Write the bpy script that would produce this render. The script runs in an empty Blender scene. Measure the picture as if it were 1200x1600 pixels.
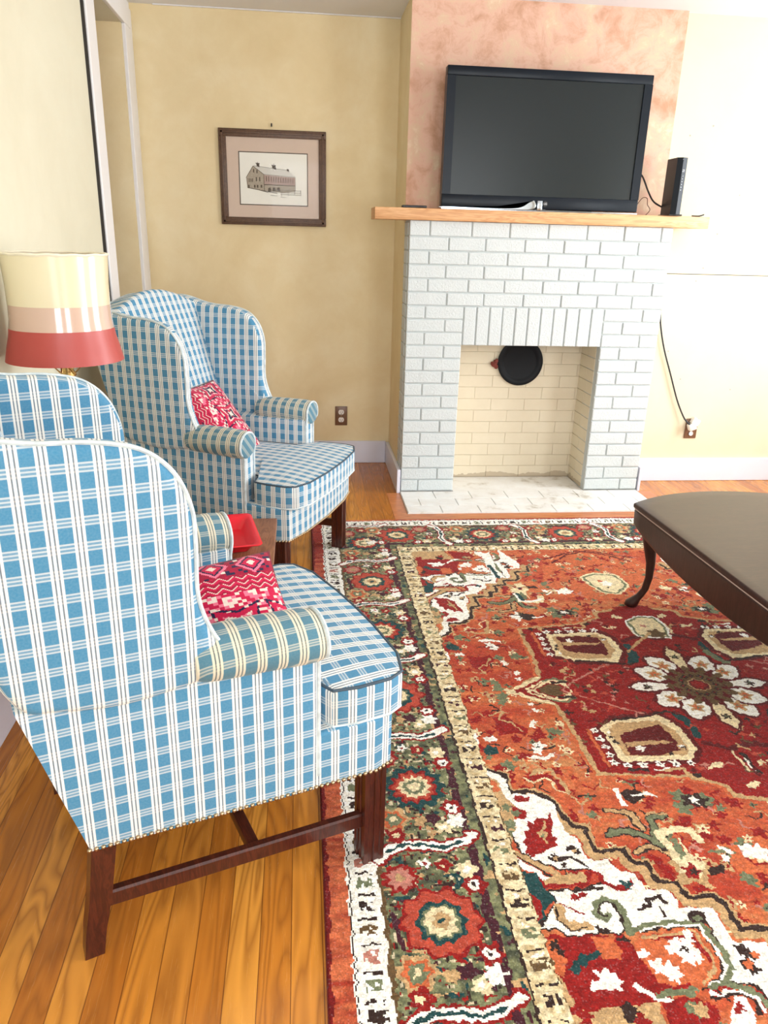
import bpy, bmesh, math, random
import numpy as np
from mathutils import Vector, Matrix
random.seed(7)
C = bpy.context.scene.collection
PI = math.pi
# ---------------------------------------------------------------- camera
scn = bpy.context.scene
cam_d = bpy.data.cameras.new('camera'); cam = bpy.data.objects.new('camera', cam_d); C.objects.link(cam)
yaw, pitch, roll = 0.11221, 0.35018, 0.02795
fw = Vector((math.sin(yaw)*math.cos(pitch), math.cos(yaw)*math.cos(pitch), -math.sin(pitch)))
rt = Vector((math.cos(yaw), -math.sin(yaw), 0)); up = rt.cross(fw)
r2 = rt*math.cos(roll)+up*math.sin(roll); u2 = up*math.cos(roll)-rt*math.sin(roll)
mw = Matrix((r2, u2, -fw)).transposed().to_4x4(); mw.translation = Vector((-0.54158, -4.03156, 1.37020))
cam.matrix_world = mw
cam_d.sensor_fit = 'VERTICAL'; cam_d.sensor_height = 36; cam_d.lens = 1187.42/1600*36
cam_d.clip_start = .05; cam_d.clip_end = 100
scn.camera = cam
# ---------------------------------------------------------------- light
scn.view_settings.view_transform = 'Standard'; scn.view_settings.look = 'None'
scn.view_settings.exposure = -.58; scn.view_settings.gamma = 1; scn.view_settings.use_curve_mapping = False
w = bpy.data.worlds.new('daylight'); scn.world = w; w.use_nodes = True
w.node_tree.nodes['Background'].inputs[0].default_value = (.75, .87, 1, 1)
w.node_tree.nodes['Background'].inputs[1].default_value = 1.0
def window_light(name, loc, tgt, sx, sy, power, col=(.93, .97, 1), spread=PI):
    l = bpy.data.lights.new(name, 'AREA'); l.shape = 'RECTANGLE'; l.size = sx; l.size_y = sy; l.energy = power; l.color = col; l.spread = spread
    o = bpy.data.objects.new(name, l); C.objects.link(o); o.location = loc
    o.rotation_euler = (Vector(tgt)-Vector(loc)).to_track_quat('-Z', 'Y').to_euler()
    return o
XR, YF, XL, ZC = 2.95, -6.0, -1.4045, 2.449
# daylight through the windows (openings are cut in wall_right and wall_front)
window_light('window_light_right_far', (XR+.12, -.95, 1.45), (XR-1, -.95, 1.35), 1.1, 1.5, 140)
window_light('window_light_right_near', (XR+.12, -3.3, 1.45), (XR-1, -3.3, 1.45), 1.2, 1.5, 125)
window_light('window_light_front_left', (-.45, YF-.12, 1.5), (-.45, YF+1, 1.5), 1.0, 1.5, 90)
window_light('window_light_front_right', (1.35, YF-.12, 1.5), (1.35, YF+1, 1.5), 1.0, 1.5, 90)
# ---------------------------------------------------------------- helpers
def new_mesh(name, verts, faces, mat, parent=None, smooth=True, uvs=None):
    me = bpy.data.meshes.new(name); me.from_pydata([tuple(v) for v in verts], [], faces)
    me.validate(); 
    if mat: me.materials.append(mat)
    if smooth: me.polygons.foreach_set('use_smooth', [True]*len(me.polygons))
    if uvs:
        L = me.uv_layers.new(name='UVMap')
        for lp in me.loops: L.data[lp.index].uv = uvs[lp.vertex_index]
    o = bpy.data.objects.new(name, me); C.objects.link(o)
    if parent: o.parent = parent
    return o
def fix(o):
    bm = bmesh.new(); bm.from_mesh(o.data); bmesh.ops.recalc_face_normals(bm, faces=bm.faces); bm.to_mesh(o.data); bm.free(); return o
def tag(o, label=None, cat=None, group=None, kind=None):
    if label: o['label'] = label
    if cat: o['category'] = cat
    if group: o['group'] = group
    if kind: o['kind'] = kind
    return o
def empty(name, loc, rz=0):
    o = bpy.data.objects.new(name, None); C.objects.link(o); o.location = loc; o.rotation_euler = (0, 0, rz); o.empty_display_size = .1
    return o
def autosmooth(o, ang=40):
    me = o.data
    for e in me.edges: e.use_edge_sharp = False
    bm = bmesh.new(); bm.from_mesh(me)
    for e in bm.edges:
        if len(e.link_faces) == 2 and e.calc_face_angle(0) > math.radians(ang): e.smooth = False
    bm.to_mesh(me); bm.free(); return o
class MB:
    def __init__(s): s.v = []; s.f = []
    def box(s, a, b, M=None, bev=0):
        bm = bmesh.new(); bmesh.ops.create_cube(bm, size=1)
        for v in bm.verts: v.co = Vector([(a[i]+b[i])/2+v.co[i]*(b[i]-a[i]) for i in range(3)])
        if bev: bmesh.ops.bevel(bm, geom=bm.edges[:], offset=bev, segments=2, affect='EDGES', profile=.5)
        s.add(bm, M); return s
    def add(s, bm, M=None):
        n = len(s.v); bm.verts.index_update()
        for v in bm.verts: s.v.append(M @ v.co if M else v.co.copy())
        for f in bm.faces: s.f.append([n+v.index for v in f.verts])
        bm.free()
    def raw(s, vs, fs, M=None):
        n = len(s.v); s.v += [M @ Vector(v) if M else Vector(v) for v in vs]; s.f += [[n+i for i in f] for f in fs]; return s
    def tube(s, pts, r, n=10, cap=True, closed=False):
        pts = [Vector(p) for p in pts]; N = len(pts); vs = []; fs = []
        rr = r if hasattr(r, '__len__') else [r]*N
        prev = None
        for i, p in enumerate(pts):
            if closed: t = (pts[(i+1) % N]-pts[i-1]).normalized()
            else: t = (pts[min(i+1, N-1)]-pts[max(i-1, 0)]).normalized()
            if prev is None:
                a = Vector((0, 0, 1)) if abs(t.z) < .9 else Vector((1, 0, 0)); nn = t.cross(a).normalized()
            else: nn = (prev-t*prev.dot(t)).normalized()
            prev = nn; b = t.cross(nn)
            for k in range(n):
                an = 2*PI*k/n; vs.append(p+(nn*math.cos(an)+b*math.sin(an))*rr[i])
        for i in range(N if closed else N-1):
            j = (i+1) % N
            for k in range(n): fs.append([i*n+k, i*n+(k+1) % n, j*n+(k+1) % n, j*n+k])
        if cap and not closed: fs.append(list(range(n))[::-1]); fs.append([(N-1)*n+k for k in range(n)])
        return s.raw(vs, fs)
    def lathe(s, prof, c=(0, 0, 0), n=40, closed=False):
        vs = []; fs = []; m = len(prof)
        for r, z in prof:
            for k in range(n): a = 2*PI*k/n; vs.append((c[0]+r*math.cos(a), c[1]+r*math.sin(a), c[2]+z))
        for i in range(m if closed else m-1):
            j = (i+1) % m
            for k in range(n): fs.append([i*n+k, i*n+(k+1) % n, j*n+(k+1) % n, j*n+k])
        if not closed:
            if prof[0][0] > 1e-4: fs.append(list(range(n))[::-1])
            if prof[-1][0] > 1e-4: fs.append([(m-1)*n+k for k in range(n)])
        return s.raw(vs, fs)
    def loft(s, rings, cap=True):
        n = len(rings[0]); vs = [v for r in rings for v in r]; fs = []
        for i in range(len(rings)-1):
            for k in range(n): fs.append([i*n+k, i*n+(k+1) % n, (i+1)*n+(k+1) % n, (i+1)*n+k])
        if cap: fs.append(list(range(n))[::-1]); fs.append([(len(rings)-1)*n+k for k in range(n)])
        return s.raw(vs, fs)
    def build(s, name, mat, parent=None, smooth=True, ang=40):
        o = new_mesh(name, s.v, s.f, mat, parent, smooth); fix(o)
        if smooth: autosmooth(o, ang)
        return o
def cr(pts, n=6, closed=True):
    P = [Vector(p) for p in pts]; out = []; N = len(P)
    for i in range(N if closed else N-1):
        if closed: a, b, c, d = P[i-1], P[i], P[(i+1) % N], P[(i+2) % N]
        else: a, b, c, d = P[max(i-1, 0)], P[i], P[i+1], P[min(i+2, N-1)]
        for k in range(n):
            t = k/n; out.append(.5*((2*b)+(c-a)*t+(2*a-5*b+4*c-d)*t*t+(3*b-a-3*c+d)*t**3))
    if not closed: out.append(P[-1])
    return out
def inset(P, d):
    N = len(P); out = []
    for i in range(N):
        t1 = (P[i]-P[i-1]).normalized(); t2 = (P[(i+1) % N]-P[i]).normalized(); t = (t1+t2)
        t = t.normalized() if t.length > 1e-6 else t1
        nrm = Vector((-t.y, t.x)); k = 1/max(.5, abs(nrm.dot(Vector((-t1.y, t1.x))))); out.append(P[i]+nrm*d*k)
    return out
def slab(outline, t, r, fmap, crown0=0, crown1=0, seg=4):
    """rounded slab: CCW outline in (a,b), thickness along c 0..t, edges rounded by r, optional domed faces"""
    P = [Vector(p[:2]) for p in outline]
    if sum(P[i-1].x*P[i].y-P[i].x*P[i-1].y for i in range(len(P))) < 0: P = P[::-1]
    N = len(P); rings = []
    for k in range(seg+1):
        a = PI/2*k/seg; rings.append((inset(P, r*(1-math.sin(a))), r*(1-math.cos(a))))
    for k in range(seg+1):
        a = PI/2*(1-k/seg); rings.append((inset(P, r*(1-math.sin(a))), t-r*(1-math.cos(a))))
    vs = []; fs = []
    def ring(Q, c): 
        s0 = len(vs); vs.extend([(q.x, q.y, c) for q in Q]); return s0
    st = [ring(Q, c) for Q, c in rings]
    for a, b in zip(st, st[1:]):
        for k in range(N): fs.append([a+k, a+(k+1) % N, b+(k+1) % N, b+k])
    cen = sum(P, Vector((0, 0)))/N
    for base, Q, c, cw, sgn in ((st[0], rings[0][0], 0, crown0, -1), (st[-1], rings[-1][0], t, crown1, 1)):
        prev = base
        for f in (.9, .78, .62, .42, .2):
            s0 = ring([cen+(q-cen)*f for q in Q], c+sgn*cw*(1-f**2.4))
            for k in range(N):
                q4 = [prev+k, prev+(k+1) % N, s0+(k+1) % N, s0+k]; fs.append(q4 if sgn > 0 else q4[::-1])
            prev = s0
        vs.append((cen.x, cen.y, c+sgn*cw)); m = len(vs)-1
        for k in range(N):
            q3 = [prev+k, prev+(k+1) % N, m]; fs.append(q3 if sgn > 0 else q3[::-1])
    return [Vector(fmap(*v)) for v in vs], fs
def box_uv(o, mode='std', frame=None, off=(0, 0)):
    """fabric runs: bold stripes at constant u"""
    me = o.data
    L = me.uv_layers.get('UVMap') or me.uv_layers.new(name='UVMap')
    F = frame or (Vector((1, 0, 0)), Vector((0, 1, 0)), Vector((0, 0, 1)))
    for p in me.polygons:
        n = p.normal; a = [abs(n.dot(F[i])) for i in range(3)]
        if mode == 'side': ax = (0, 2) if a[2] < .8 or 1 else (0, 1); k = 1
        if mode == 'arm': k = None
        for li in p.loop_indices:
            c = me.vertices[me.loops[li].vertex_index].co; x, y, z = c.dot(F[0]), c.dot(F[1]), c.dot(F[2])
            if mode == 'arm': uv = (x, y+z)           # bands wrap round the roll
            elif mode == 'seat':
                if a[2] >= max(a[0], a[1]): uv = (y, x)
                elif a[0] >= a[1]: uv = (y, z)
                else: uv = (x, z)
            elif mode == 'wing':
                if a[1] > .55: uv = (x, z)
                elif a[2] > a[0]: uv = (x, y)
                else: uv = (y, z)
            elif mode == 'back':
                if a[0] > .5 or a[2] > a[1]: uv = (y, z-x*.5)
                else: uv = (x, z)
            L.data[li].uv = (uv[0]+off[0], uv[1]+off[1])
    return o
# ---------------------------------------------------------------- materials
class NT:
    def __init__(s, name):
        s.m = bpy.data.materials.new(name); s.m.use_nodes = True; s.t = s.m.node_tree; s.b = s.t.nodes['Principled BSDF']
    def n(s, typ, **kw):
        nd = s.t.nodes.new(typ)
        for k, v in kw.items(): setattr(nd, k, v)
        return nd
    def l(s, a, b): s.t.links.new(a, b)
    def val(s, sock, v):
        if hasattr(v, 'is_linked') or isinstance(v, bpy.types.NodeSocket): s.l(v, sock)
        else: sock.default_value = v
    def math(s, op, a, b=0.0, c=0.0, clamp=False):
        nd = s.n('ShaderNodeMath', operation=op); nd.use_clamp = clamp
        s.val(nd.inputs[0], a); s.val(nd.inputs[1], b); s.val(nd.inputs[2], c); return nd.outputs[0]
    def mix(s, f, a, b, blend='MIX'):
        nd = s.n('ShaderNodeMix', data_type='RGBA', blend_type=blend)
        s.val(nd.inputs[0], f); s.val(nd.inputs[6], a if isinstance(a, bpy.types.NodeSocket) else (*a, 1)); s.val(nd.inputs[7], b if isinstance(b, bpy.types.NodeSocket) else (*b, 1)); return nd.outputs[2]
    def noise(s, vec, scale, detail=3, rough=.5, dist=0.0):
        nd = s.n('ShaderNodeTexNoise'); s.l(vec, nd.inputs['Vector']); nd.inputs['Scale'].default_value = scale; nd.inputs['Detail'].default_value = detail
        nd.inputs['Roughness'].default_value = rough; nd.inputs['Distortion'].default_value = dist; return nd.outputs['Fac']
    def ramp(s, f, stops, interp='LINEAR'):
        nd = s.n('ShaderNodeValToRGB'); s.l(f, nd.inputs[0]); cr_ = nd.color_ramp; cr_.interpolation = interp
        while len(cr_.elements) < len(stops): cr_.elements.new(.5)
        for e, (p, c) in zip(cr_.elements, stops): e.position = p; e.color = (*c, 1) if len(c) == 3 else c
        return nd.outputs[0]
    def obj(s): return s.n('ShaderNodeTexCoord').outputs['Object']
    def geo(s): return s.n('ShaderNodeNewGeometry').outputs['Position']
    def mapv(s, v, sc=(1, 1, 1), rot=(0, 0, 0), loc=(0, 0, 0)):
        nd = s.n('ShaderNodeMapping'); s.l(v, nd.inputs[0]); nd.inputs['Scale'].default_value = sc; nd.inputs['Rotation'].default_value = rot; nd.inputs['Location'].default_value = loc; return nd.outputs[0]
    def bump(s, h, st, d=.01):
        nd = s.n('ShaderNodeBump'); nd.inputs['Strength'].default_value = st; nd.inputs['Distance'].default_value = d; s.l(h, nd.inputs['Height']); s.l(nd.outputs[0], s.b.inputs['Normal'])
    def set(s, col=None, rough=None, metal=None, spec=None, **kw):
        if col is not None: s.val(s.b.inputs['Base Color'], col if isinstance(col, bpy.types.NodeSocket) else (*col, 1))
        if rough is not None: s.val(s.b.inputs['Roughness'], rough)
        if metal is not None: s.b.inputs['Metallic'].default_value = metal
        if spec is not None: s.b.inputs['Specular IOR Level'].default_value = spec
        for k, v in kw.items(): s.b.inputs[k.replace('_', ' ')].default_value = v
        return s.m
def plain(name, col, rough=.5, metal=0, spec=.5, var=.12, scale=30, bump=0, **kw):
    t = NT(name); v = t.obj(); nf = t.noise(v, scale, 3)
    c = t.mix(nf, tuple(x*(1-var) for x in col), tuple(min(1, x*(1+var)) for x in col))
    if bump: t.bump(nf, bump, .002)
    return t.set(c, rough, metal, spec, **kw)
def wall_mat(name, c1, c2, c3, sc=1.6, b=.15):
    t = NT(name); v = t.geo(); a = t.noise(v, sc, 5, .6, .8); d = t.noise(v, sc*4, 6, .65, .5)
    m = t.math('ADD', t.math('MULTIPLY', a, .65), t.math('MULTIPLY', d, .35))
    c = t.ramp(m, [(.36, c1), (.5, c2), (.64, c3)]); t.bump(t.noise(v, 60, 4, .6), b, .003)
    return t.set(c, .75, 0, .25)
M = {}
M['wall'] = wall_mat('tan_colour_wash_plaster', (.78, .63, .37), (.82, .68, .42), (.87, .75, .50))
M['wall_lit_tone'] = wall_mat('lit_cream_plaster', (.64, .60, .45), (.68, .64, .49), (.71, .68, .53), .8, .08)  # cream instead of tan: the effect of the lighting is put into this colour
M['drywall'] = wall_mat('cream_painted_board', (.70, .64, .45), (.72, .66, .48), (.75, .69, .52), .7, .05)
M['ceiling'] = plain('white_ceiling_paint', (.82, .83, .86), .8, var=.02, scale=3)
M['trim'] = plain('white_gloss_trim', (.80, .79, .80), .35, var=.03, scale=5)
M['board'] = plain('baseboard_white_paint', (.74, .74, .84), .35, var=.03, scale=5)
t = NT('pink_bare_plaster'); v = t.geo(); a = t.noise(v, 3.2, 6, .62, .9); d = t.noise(v, 12, 6, .7, .6)
m = t.math('ADD', t.math('MULTIPLY', a, .6), t.math('MULTIPLY', d, .4))
c = t.ramp(m, [(.36, (.52, .30, .19)), (.44, (.64, .38, .27)), (.50, (.72, .46, .35)), (.56, (.70, .50, .35)), (.64, (.80, .64, .49))])
t.bump(d, .35, .006); M['pink'] = t.set(c, .8, 0, .2)
t = NT('white_painted_brick'); v = t.geo(); a = t.noise(v, 95, 4, .75); b = t.noise(v, 6, 3)
t.bump(t.math('ADD', a, t.math('MULTIPLY', b, .3)), .9, .005)
M['brick'] = t.set(t.mix(b, (.60, .65, .655), (.67, .715, .715)), .6, 0, .3)
M['mortar'] = plain('painted_mortar', (.52, .56, .56), .8, var=.1, scale=60, bump=.3)
t = NT('cream_firebox_brick'); v = t.geo(); sep = t.n('ShaderNodeSeparateXYZ'); t.l(v, sep.inputs[0])
a = t.noise(v, 5, 5, .6); low = t.math('MULTIPLY', t.math('LESS_THAN', sep.outputs[2], t.math('MULTIPLY', t.noise(v, 14, 4), .07)), .45)
t.bump(t.noise(v, 70, 4, .7), .3, .003)
M['firebox'] = t.set(t.mix(low, t.mix(a, (.66, .57, .42), (.78, .71, .56)), (.25, .16, .09)), .7, 0, .25)
t = NT('whitewashed_hearth_tile'); v = t.geo(); a = t.noise(v, 9, 6, .7); b = t.noise(v, 2.4, 4, .6)
c = t.ramp(t.math('ADD', t.math('MULTIPLY', a, .6), t.math('MULTIPLY', b, .4)), [(.36, (.45, .40, .32)), (.46, (.76, .74, .70)), (.6, (.82, .82, .80))])
t.bump(a, .2, .003); M['hearth'] = t.set(c, .5, 0, .3)
# floor: long pine planks running toward the fireplace
t = NT('orange_pine_planks'); v = t.geo(); sep = t.n('ShaderNodeSeparateXYZ'); t.l(v, sep.inputs[0])
PW = .064
u = t.math('DIVIDE', sep.outputs[0], PW); idx = t.math('FLOOR', u); fr = t.math('FRACT', u)
wn = t.n('ShaderNodeTexWhiteNoise', noise_dimensions='1D'); t.l(idx, wn.inputs['W']); rnd = wn.outputs['Value']
yo = t.math('ADD', sep.outputs[1], t.math('MULTIPLY', rnd, 37.0))
cmb = t.n('ShaderNodeCombineXYZ'); t.l(t.math('MULTIPLY', sep.outputs[0], 8.0), cmb.inputs[0]); t.l(t.math('MULTIPLY', yo, 1.0), cmb.inputs[1]); t.l(t.math('MULTIPLY', rnd, 9.0), cmb.inputs[2])
g0 = t.noise(cmb.outputs[0], 1.15, 2, .5, .6)
rings = t.math('FRACT', t.math('MULTIPLY', g0, 12.0))
rings = t.math('POWER', t.math('ABSOLUTE', t.math('SUBTRACT', t.math('MULTIPLY', rings, 2.0), 1.0)), 1.6)
cm2 = t.n('ShaderNodeCombineXYZ'); t.l(t.math('MULTIPLY', sep.outputs[0], 60.0), cm2.inputs[0]); t.l(t.math('MULTIPLY', yo, 2.0), cm2.inputs[1])
fine = t.noise(cm2.outputs[0], 2.5, 4, .6)
base = t.ramp(rnd, [(0, (.40, .115, .012)), (.35, (.58, .20, .022)), (.7, (.74, .32, .05)), (1, (.46, .14, .016))])
c = t.mix(t.math('MULTIPLY', rings, .68), base, (.20, .045, .005))
c = t.mix(t.math('MULTIPLY', fine, .30), c, (.72, .34, .06))
seam = t.math('LESS_THAN', t.math('MINIMUM', fr, t.math('SUBTRACT', 1.0, fr)), .016)
c = t.mix(t.math('MULTIPLY', seam, .7), c, (.09, .02, .005))
t.bump(t.math('ADD', t.math('MULTIPLY', fine, .3), t.math('MULTIPLY', seam, -1.0)), .15, .003)
M['floor'] = t.set(c, t.math('ADD', .2, t.math('MULTIPLY', fine, .12)), 0, .5)
def wood(name, c1, c2, c3, rough, sc=(30, 2, 30), spec=.5, coat=0, n=9):
    t = NT(name); v = t.obj(); q = t.mapv(v, sc); a = t.noise(q, 1.0, 4, .6, .6)
    g = t.math('FRACT', t.math('MULTIPLY', a, float(n))); g = t.math('ABSOLUTE', t.math('SUBTRACT', g, .5))
    c = t.ramp(t.math('ADD', t.math('MULTIPLY', a, .6), t.math('MULTIPLY', g, .6)), [(.3, c1), (.5, c2), (.7, c3)])
    return t.set(c, rough, 0, spec, Coat_Weight=coat, Coat_Roughness=.12)
M['mahog'] = wood('dark_mahogany', (.035, .006, .004), (.06, .011, .006), (.10, .02, .009), .3, (60, 6, 6), coat=.3)
M['tabletop'] = wood('coffee_table_mahogany', (.025, .008, .007), (.035, .013, .010), (.05, .019, .014), .30, (4, 30, 4), spec=.5, coat=0)
M['sidetable'] = wood('brown_side_table_wood', (.16, .06, .03), (.24, .10, .05), (.30, .14, .075), .45, (30, 3, 30))
M['mantle'] = wood('fir_mantle', (.56, .27, .11), (.70, .38, .17), (.78, .47, .24), .45, (2, 14, 34))
M['frame'] = wood('walnut_picture_frame', (.075, .035, .018), (.11, .055, .028), (.15, .08, .04), .45, (30, 30, 30))
M['brass'] = plain('brass', (.65, .45, .18), .3, 1); M['nail'] = plain('antique_brass_nail', (.50, .38, .24), .28, 1, var=.3, scale=200)
M['black'] = plain('black_plastic', (.012, .012, .014), .25); M['cord'] = plain('black_cord', (.015, .015, .018), .5)
M['brown_wire'] = plain('brown_wire', (.10, .02, .015), .5)
M['bezel'] = plain('tv_bezel_gloss_black', (.006, .010, .016), .3, var=.05, spec=.18)
M['screen'] = plain('tv_screen_glass', (.008, .013, .014), .28, var=.05, spec=.28)
M['chrome'] = plain('chrome', (.42, .46, .50), .18, 1, var=.03); M['silver'] = plain('silver_print', (.75, .78, .8), .4)
M['led'] = plain('pale_led_dot', (.8, .85, .9), .4)
M['outlet_brown'] = plain('brown_outlet_plate', (.17, .085, .045), .35); M['outlet_white'] = plain('white_outlet', (.85, .8, .75), .35)
M['slot'] = plain('slot_black', (.02, .015, .012), .6)
M['mat'] = plain('pinkish_mat_board', (.66, .52, .42), .8, var=.03); M['paper'] = plain('white_print_paper', (.86, .84, .76), .8, var=.02)
M['ink'] = plain('brown_ink', (.11, .085, .06), .8, var=.4, scale=300); M['ink2'] = plain('stone_wash_ink', (.42, .36, .28), .8, var=.5, scale=260); M['ink3'] = plain('pale_roof_ink', (.66, .64, .58), .8, var=.08, scale=200)
M['ink4'] = plain('red_brown_board_ink', (.46, .33, .28), .8, var=.3, scale=260)
M['red'] = plain('red_plastic', (.80, .012, .03), .25, var=.05, spec=.5)
M['cream_shade'] = plain('cream_lamp_shade', (.74, .66, .45), .22, var=.03, scale=8, Coat_Weight=.6, Coat_Roughness=.06)
M['taupe_shade'] = plain('taupe_lamp_shade', (.60, .42, .33), .18, var=.04, scale=8, Coat_Weight=.8, Coat_Roughness=.04)
M['red_shade'] = plain('red_lamp_shade', (.42, .055, .045), .45, var=.05, scale=8, Coat_Weight=.2, Coat_Roughness=.3)
M['shade_trim'] = plain('cream_shade_binding', (.8, .74, .58), .5); M['ceramic'] = plain('lamp_base_ceramic', (.30, .12, .06), .2)
M['rust'] = plain('rusty_iron', (.17, .03, .02), .8, var=.4, bump=.5); M['pan'] = plain('black_flue_cover', (.006, .007, .009), .45, spec=.15)
M['soot'] = plain('soot', (.03, .025, .02), .9)
def plaid(name, blue, dark, lite):
    t = NT(name); uvn = t.n('ShaderNodeUVMap'); uvn.uv_map = 'UVMap'; sep = t.n('ShaderNodeSeparateXYZ'); t.l(uvn.outputs[0], sep.inputs[0])
    PU, PV = .0405, .0435
    def band(coord, per, centres, hw):
        f = t.math('FRACT', t.math('DIVIDE', coord, per)); tot = None
        for c_ in centres:
            b = t.math('LESS_THAN', t.math('ABSOLUTE', t.math('SUBTRACT', f, c_)), hw)
            tot = b if tot is None else t.math('MAXIMUM', tot, b)
        return tot
    U, V = sep.outputs[0], sep.outputs[1]
    bold = band(U, PU, (.33, .5, .67), .052); thin_dark = band(U, PU, (.41, .59), .022); halo = band(U, PU, (.5,), .24)
    weft = band(V, PV, (.35, .5, .65), .034); dk2 = band(V, PV, (.43, .57), .012)
    c = t.mix(t.math('MULTIPLY', halo, .18), blue, lite); 
    c = t.mix(t.math('MULTIPLY', band(V, PV, (.5,), .2), .10), c, lite)
    c = t.mix(t.math('MULTIPLY', weft, .42), c, lite)
    c = t.mix(t.math('MULTIPLY', bold, .90), c, lite)
    c = t.mix(t.math('MULTIPLY', thin_dark, .65), c, dark)
    wv = t.math('ADD', t.math('SINE', t.math('MULTIPLY', U, 5200.0)), t.math('SINE', t.math('MULTIPLY', V, 5200.0)))
    c = t.mix(t.math('MULTIPLY', t.noise(uvn.outputs[0], 260, 2), .12), c, lite)
    t.bump(wv, .06, .001)
    return t.set(c, .85, 0, .15, Sheen_Weight=.15)
M['plaid'] = plaid('blue_white_plaid_cotton', (.028, .20, .36), (.10, .06, .04), (.84, .82, .76))
M['plaid_worn'] = plaid('soiled_plaid_cotton', (.045, .17, .25), (.08, .05, .02), (.70, .64, .49))
M['piping'] = plain('dark_blue_piping', (.05, .08, .11), .8)
M['pipe_lite'] = plain('pale_plaid_piping', (.55, .62, .64), .8, var=.5, scale=45)
def attr_mat(name, rough, sheen, nsc, bumpd, var=.25):
    t = NT(name); a = t.n('ShaderNodeAttribute'); a.attribute_name = 'pile'
    v = t.geo(); nf = t.noise(v, nsc, 3, .7); 
    c = t.mix(t.math('MULTIPLY', nf, 1.0), (1-var, 1-var, 1-var), (1.0+var, 1.0+var, 1.0+var))
    c = t.mix(1.0, a.outputs['Color'], c, 'MULTIPLY'); t.bump(nf, .6, bumpd)
    return t.set(c, rough, 0, .1, Sheen_Weight=sheen)
M['rug'] = attr_mat('wool_rug_pile', .95, .1, 260, .006, .45); M['kilim'] = attr_mat('kilim_wool', .9, .15, 220, .002, .2)
# ---------------------------------------------------------------- the room
D1, DR, DP, W, B = .627, .213, .1775, 1.387, .0677
def struct(name, mb, mat, smooth=False, parent=None):
    o = mb.build(name, mat, parent, smooth); 
    if not parent: o['kind'] = 'structure'
    return o
struct('floor', MB().box((XL-2, YF-.3, -.1), (XR+.3, D1+.15, 0)), M['floor'])
struct('ceiling', MB().box((XL-2, YF-.3, ZC), (XR+.3, D1+.15, ZC+.1)), M['ceiling'])
struct('wall_back', MB().box((XL-.1, D1, 0), (.3, D1+.12, ZC)), M['wall'])
struct('wall_chimney', MB().box((0.0, DP+.004, 0), (.02, D1, ZC)), M['wall'])
struct('wall_back_right', MB().box((W+.0, DR, 0), (XR, DR+.12, 1.204)).box((W+.0, DR, 1.208), (XR, DR+.12, ZC)), M['drywall'])
struct('wall_chimney_breast', MB().box((.0005, DP, 1.44), (W-.002, DP+.03, ZC)), M['pink'])
def wall_with_hole(name, ax, p0, p1, a0, a1, holes, mat):
    mb = MB()
    def bx(s0, s1, z0, z1):
        if ax == 'x': mb.box((p0, s0, z0), (p1, s1, z1))
        else: mb.box((s0, p0, z0), (s1, p1, z1))
    s = a0
    for h0, h1, z0, z1 in holes:
        bx(s, h0, 0, ZC)
        if z0 > 0: bx(h0, h1, 0, z0)
        bx(h0, h1, z1, ZC); s = h1
    bx(s, a1, 0, ZC)
    return struct(name, mb, mat)
wall_with_hole('wall_right', 'x', XR, XR+.1, YF, DR, [(-3.9, -2.7, .7, 2.2), (-1.5, -.4, .7, 2.2)], M['drywall'])
wall_with_hole('wall_front', 'y', YF-.1, YF, XL, XR, [(-.95, .05, .75, 2.25), (.85, 1.85, .75, 2.25)], M['wall_lit_tone'])
OY0, OY1, OZ = -.24, .40, 2.31
wall_with_hole('wall_left', 'x', XL-.12, XL, YF, D1, [(OY0, OY1, 0, OZ)], M['wall_lit_tone'])
# alcove behind the left opening: jamb, soffit and back
struct('wall_alcove', MB().box((XL-1.6, OY1, 0), (XL-.12, OY1+.1, ZC)).box((XL-1.6, OY0-.9, 0), (XL-1.5, OY1, ZC)).box((XL-1.6, OY0-1., 0), (XL-.12, OY0-.9, ZC)), M['wall'])
struct('wall_alcove_soffit', MB().box((XL-1.5, OY0-.9, OZ), (XL-.12, OY1, OZ+.05)), M['wall'])
# opening reveals and casings
struct('trim_1', MB().box((XL-.12, OY1-.012, 0), (XL, OY1+.0, OZ)), M['wall'])
struct('trim_2', MB().box((XL, OY1-.005, 0), (XL+.018, OY1+.10, OZ+.0), bev=.003).box((XL, OY1+.11, 0), (XL+.012, OY1+.2, OZ+.1), bev=.003), M['trim'])
struct('trim_3', MB().box((XL, OY0-.10, OZ), (XL+.02, OY1+.12, OZ+.115), bev=.004), M['trim'])
struct('trim_4', MB().box((XL-.12, OY0-.14, 0), (XL+.02, OY0+.004, OZ), bev=.004), M['trim'])
struct('trim_5', MB().box((XL, OY0-.152, 0), (XL+.012, OY0-.142, OZ+.1)), M['slot'])
struct('trim_6', MB().box((XL+.12, D1-.012, ZC-.004), (W, D1, ZC)), M['ceiling'])
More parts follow.
